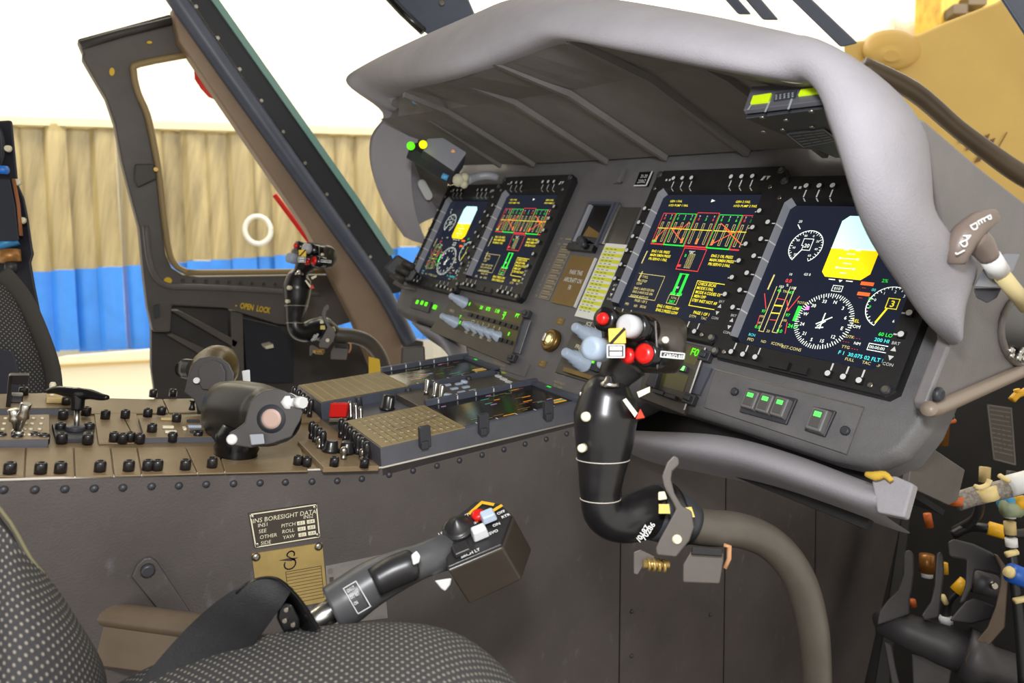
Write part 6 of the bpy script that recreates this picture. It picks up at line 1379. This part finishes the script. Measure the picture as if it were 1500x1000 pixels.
b = MB(); b.smooth(); b.tube([at(1283, 908, 1.0), at(1286, 908, 1.0), at(1330, 924, .98), at(1380, 944, .96), at(1425, 960, .94)], [.010, .018, .024, .028, .030], 20); b.build('cross_tube', m_ped, w)
b = MB(); b.smooth(); b.tube([at(1412, 956, .93), at(1426, 962, .925), at(1450, 972, .92), at(1560, 1010, .90)], [.036, .036, .024, .024], 20); b.build('pivot_tube', m_ped, w)
q = lambda L: [(1270+x/4.165, 760+y/4.165) for x, y in L]
b = MB(); solid(b, q([(60, 650), (75, 560), (130, 490), (190, 430), (222, 330), (224, 210), (240, 190), (265, 188), (286, 210), (288, 330), (275, 430), (262, 480), (262, 580), (150, 620)]), .97, 1.0); b.build('pedal_arm', m_ped, w, bevel=.004)
b = MB(); solid(b, q([(425, 215), (445, 195), (468, 215), (470, 330), (452, 480), (440, 600), (350, 620), (330, 590), (390, 500), (412, 400)]), .95, .97); b.build('pedal_arm', m_ped, w, bevel=.003)
b = MB(); solid(b, q([(490, 140), (530, 120), (650, 150), (770, 205), (830, 300), (820, 345), (740, 320), (660, 310), (640, 420), (600, 500), (560, 520), (600, 400), (605, 250), (500, 230)]), .93, .96); b.build('pedal_plate', m_ped, w, bevel=.003)
b = MB(); solid(b, q([(600, 500), (650, 480), (780, 530), (790, 600), (640, 640), (500, 620)]), .93, .96); b.build('pedal_web', m_ped, w, bevel=.003)
b = MB(); solid(b, q([(770, 205), (800, 220), (858, 300), (862, 340), (842, 660), (745, 770), (695, 860), (690, 960), (640, 970), (600, 930), (600, 850), (650, 760), (735, 660), (785, 530), (812, 400), (815, 300)]), .905, .93); b.build('pedal_blade', m_pedb, w, bevel=.004)
b = MB(); b.smooth(); b.tube([at(1425, 850, .97), at(1455, 858, .97)], .016, 14); b.m = 1; b.lathe(at(1455, 857, .95), -ff, [(0, .006), (.004, .004)], 10); b.build('link_rod', [m_ped, m_scr], w)
for pts in ([(100, 740), (150, 760), (175, 900), (200, 1010), (150, 1010)], [(270, 820), (520, 900), (500, 1010), (280, 1010)], [(790, 890), (850, 880), (830, 1010), (760, 1010)]):
    b = MB(); solid(b, q(pts), 1.0, 1.03); b.build('support_leg', m_pedb if pts[0][0] == 790 else m_ped, w, bevel=.003)
# cables
def cable(name, label, pts, r, m, bands=(), cat_='cable'):
    w = thing(name, label, cat_, at(*pts[-1])); b = MB(); b.smooth(); b.tube([at(*p) for p in pts], r, 10, spl=4); b.build('sheath', m, w)
    for nm, p0, p1, rr_, mm in bands: b = MB(); b.smooth(); b.tube([at(*p0), at(*p1)], rr_, 10); b.build(nm, mm, w)
    return w
m_cab = mat('cable_black', (24, 24, 26), .45); m_tie = mat('cream_tie', (222, 200, 140), .6); m_orange = mat('orange_sleeve', (196, 96, 34), .45); m_yel2 = mat('yellow_sleeve', (228, 170, 20), .45); m_bl2 = mat('blue_clamp', (30, 90, 180), .4); m_cop = mat('copper_fitting2', (150, 100, 44), .35, metal=.5)
m_braid = mat('braided_sleeve', (120, 112, 104), .5, noise=.5, scale=300)
cable('wire_bundle', 'black wire bundle with a blue clamp running down the right edge', [(1482, 690, .9), (1478, 760, .9), (1484, 830, .88), (1492, 900, .87), (1500, 1010, .86)], .0062, m_cab,
      [('blue_clamp', (1480, 838, .87), (1515, 852, .87), .0125, m_bl2), ('clamp_cap', (1476, 836, .868), (1482, 840, .868), .0075, m_tie), ('white_sleeve', (1481, 788, .885), (1482, 800, .885), .0072, m_white), ('cream_tie', (1474, 812, .88), (1490, 808, .88), .004, m_tie), ('cream_tie', (1486, 880, .865), (1504, 876, .865), .004, m_tie), ('white_sleeve', (1479, 752, .89), (1479, 758, .89), .0072, m_white), ('tan_sleeve', (1479, 764, .888), (1480, 782, .888), .0072, m_tan)])
cable('braided_cable', 'grey braided cable with a white tag entering at the right edge', [(1400, 735, .84), (1425, 727, .84), (1455, 720, .835), (1480, 714, .83), (1520, 705, .83)], .0115, m_braid,
      [('white_tag', (1477, 712, .825), (1515, 702, .825), .013, m_white), ('orange_end', (1400, 727, .838), (1402, 738, .838), .0095, m_orange), ('cream_tie', (1443, 714, .832), (1449, 730, .832), .012, m_tie)])
for pts in (((1428, 712), (1436, 714), (1446, 710), (1450, 702)), ((1464, 696), (1470, 700), (1478, 704))):
    b = MB(); b.tube([at(x, y, .82) for x, y in pts], .003, 8, spl=3); tag(b.build('cable_tie', m_tie), 'cream cable tie tail %s the braided cable' % ('standing above' if pts[0][0] == 1428 else 'beside the white tag of'), 'cable tie')
cable('yellow_cable', 'black cable with a yellow sleeve arching over the pedals', [(1395, 784, .98), (1420, 772, .97), (1448, 774, .95), (1480, 782, .94), (1520, 778, .94)], .0065, m_cab, [('yellow_sleeve', (1448, 773, .945), (1481, 782, .935), .0095, m_yel2)])
cable('amber_tipped_cable', 'short cable with an amber sleeve between the pedal arms', [(1385, 905, .99), (1389, 880, .985), (1402, 865, .98), (1416, 850, .975)], .006, m_cab, [('amber_sleeve', (1400, 866, .975), (1415, 851, .97), .0085, m_yel2), ('white_sleeve', (1385, 903, .985), (1386, 912, .985), .009, m_white), ('cream_tie', (1380, 872, .975), (1386, 884, .975), .004, m_tie)])
w = thing('copper_connector', 'copper coloured connector hanging under the corner of the grey sill', 'connector', at(1381, 652, .98))
b = MB(); b.smooth(); b.tube([at(1381, 600, .98), at(1381, 616, .98), at(1380, 618, .98), at(1379, 652, .98)], [.012, .012, .010, .0085], 16); b.build('connector_shell', m_cop, w)
b = MB(); b.smooth(); b.tube([at(1382, 607, .975), at(1382, 612, .975)], .0135, 16); b.build('blue_ring', m_blue, w)
b = MB(); b.smooth(); b.tube([at(1372, 622, .97), at(1386, 618, .965), at(1398, 616, .97)], .0035, 8); b.build('orange_wire', m_orange, w)
w = thing('bay_placard', 'dark etched placard on the bulkhead below the grey sill', 'placard', at(1470, 640, 1.2))
pl = Plane(at(1448, 592, 1.1), at(1481, 597, 1.1)-at(1448, 592, 1.1), at(1448, 592, 1.1)-at(1456, 674, 1.1)); b = MB()
qq = [pl.l(x, y) for x, y in ((1447, 593), (1481, 598), (1487, 680), (1456, 672))]; b.slab(pl, qq, -.003, 0); b.m = 1; b.line(pl, qq, .0025, .0004, True)
random.seed(5)
for i in range(10):
    t = .08+.085*i; a = [qq[0][k]*(1-t)+qq[3][k]*t for k in (0, 1)]; e = [qq[1][k]*(1-t)+qq[2][k]*t for k in (0, 1)]
    if i == 3: b.line(pl, [a, e], .0015, .0004); continue
    for j in range(4): u0 = .08+.22*j; u1 = u0+.1+random.random()*.1; b.line(pl, [(a[0]+(e[0]-a[0])*u0, a[1]+(e[1]-a[1])*u0), (a[0]+(e[0]-a[0])*u1, a[1]+(e[1]-a[1])*u1)], .0022, .0004)
b.build('placard_plate', [m_plate, m_cast], w)
for nm, lab, x0, y0, x1, y1, r, m in (('orange_sleeve', 'orange sleeve standing left of the pedal plate', 1358, 752, 1362, 772, .0055, m_orange), ('copper_plug', 'copper plug with a white base behind the left pedal arm', 1358, 812, 1358, 838, .0105, m_cop), ('amber_plug', 'small amber plug beside the second pedal arm', 1383, 824, 1384, 840, .005, m_yel2), ('tan_sleeve', 'flat tan sleeve above the braided cable', 1443, 684, 1442, 706, .0075, m_tan), ('pink_plug', 'small reddish plug low between the pedal arms', 1336, 878, 1338, 888, .005, m_orange)):
    b = MB(); b.smooth(); b.tube([at(x0, y0, 1.02), at(x1, y1, 1.02)], r, 12)
    if nm == 'copper_plug': b.m = 1; b.tube([at(1358, 838, 1.02), at(1358, 845, 1.02)], .008, 12)
    tag(b.build(nm, [m, m_white]), lab, 'connector')
b = MB(); b.tube([at(x, y, .86) for x, y in ((1482, 586), (1490, 578), (1500, 574), (1512, 566))], .0045, 8, spl=3); b.tube([at(x, y, .86) for x, y in ((1489, 570), (1493, 580))], .004, 8); tag(b.build('yellow_tie', m_yel2), 'yellow cable tie at the right edge just below the grey sill', 'cable tie')
w = thing('blue_collar_cable', 'cable with a pale blue and yellow collar right of the braided cable', 'cable', at(1480, 760, .9))
b = MB(); b.smooth(); b.tube([at(1468, 735, .88), at(1494, 735, .88)], .012, 12); b.build('blue_collar', m_bltz, w)
b = MB(); b.smooth(); b.tube([at(1471, 745, .875), at(1492, 745, .875)], .011, 12); b.build('green_collar', mat('sage_green', (140, 150, 120), .5), w)
b = MB(); b.smooth(); b.tube([at(1493, 726, .87), at(1494, 744, .87)], .006, 10); b.build('yellow_band', m_yel2, w)
cable('thin_hose', 'thin dark hose curving down from the braided cable', [(1436, 732, .9), (1434, 748, .92), (1425, 762, .95), (1400, 776, 1.0)], .006, m_dark)
# ------------------------------------------------------------------ camera, light
cd = bpy.data.cameras.new('camera'); co = bpy.data.objects.new('camera', cd); bpy.context.scene.collection.objects.link(co)
r, d, f = CM.col[0], CM.col[1], CM.col[2]
m4 = Matrix(((r.x, -d.x, -f.x, CAM.x), (r.y, -d.y, -f.y, CAM.y), (r.z, -d.z, -f.z, CAM.z), (0, 0, 0, 1)))
co.matrix_world = m4; cd.lens = 24; cd.sensor_width = 36; cd.clip_start = .02; cd.clip_end = 200
sc = bpy.context.scene; sc.camera = co
if DOF: cd.dof.use_dof = True; cd.dof.focus_distance = .68; cd.dof.aperture_fstop = 8
sc.view_settings.view_transform = 'Standard'; sc.view_settings.look = 'None'; sc.view_settings.gamma = 1; sc.view_settings.exposure = EXPO
w = bpy.data.worlds.new('hangar_air'); sc.world = w; w.use_nodes = True
bg = w.node_tree.nodes['Background']; bg.inputs['Color'].default_value = (1.0, .94, .84, 1); bg.inputs['Strength'].default_value = WORLDS
def area(name, loc, target, size, power, col=(1, 1, 1), sy=None):
    l = bpy.data.lights.new(name, 'AREA'); l.size = size; l.energy = power; l.color = col
    if sy: l.shape = 'RECTANGLE'; l.size_y = sy
    o = bpy.data.objects.new(name, l); sc.collection.objects.link(o); o.location = loc
    o.rotation_euler = (V(target)-V(loc)).to_track_quat('-Z', 'Y').to_euler(); return o
flash = area('camera_flash', CAM-d*.16-r*.02, CAM+f*.8, .07, FLASH, (.95, .97, 1.0))

hl = []
for i, (a, z) in enumerate(((-2.5, 4.6), (3.5, 4.6), (10, 4.6))):
    p = HP.w(a, z, 1.6); area('hangar_lamp', p, HP.w(a, .4, -1.2), 3.0, HANG, (1.0, .93, .74), .8)
area('hangar_high_bay', HP.w(0, 6.5, 4.0), CAM, 2.5, BAY, (1.0, .95, .86))
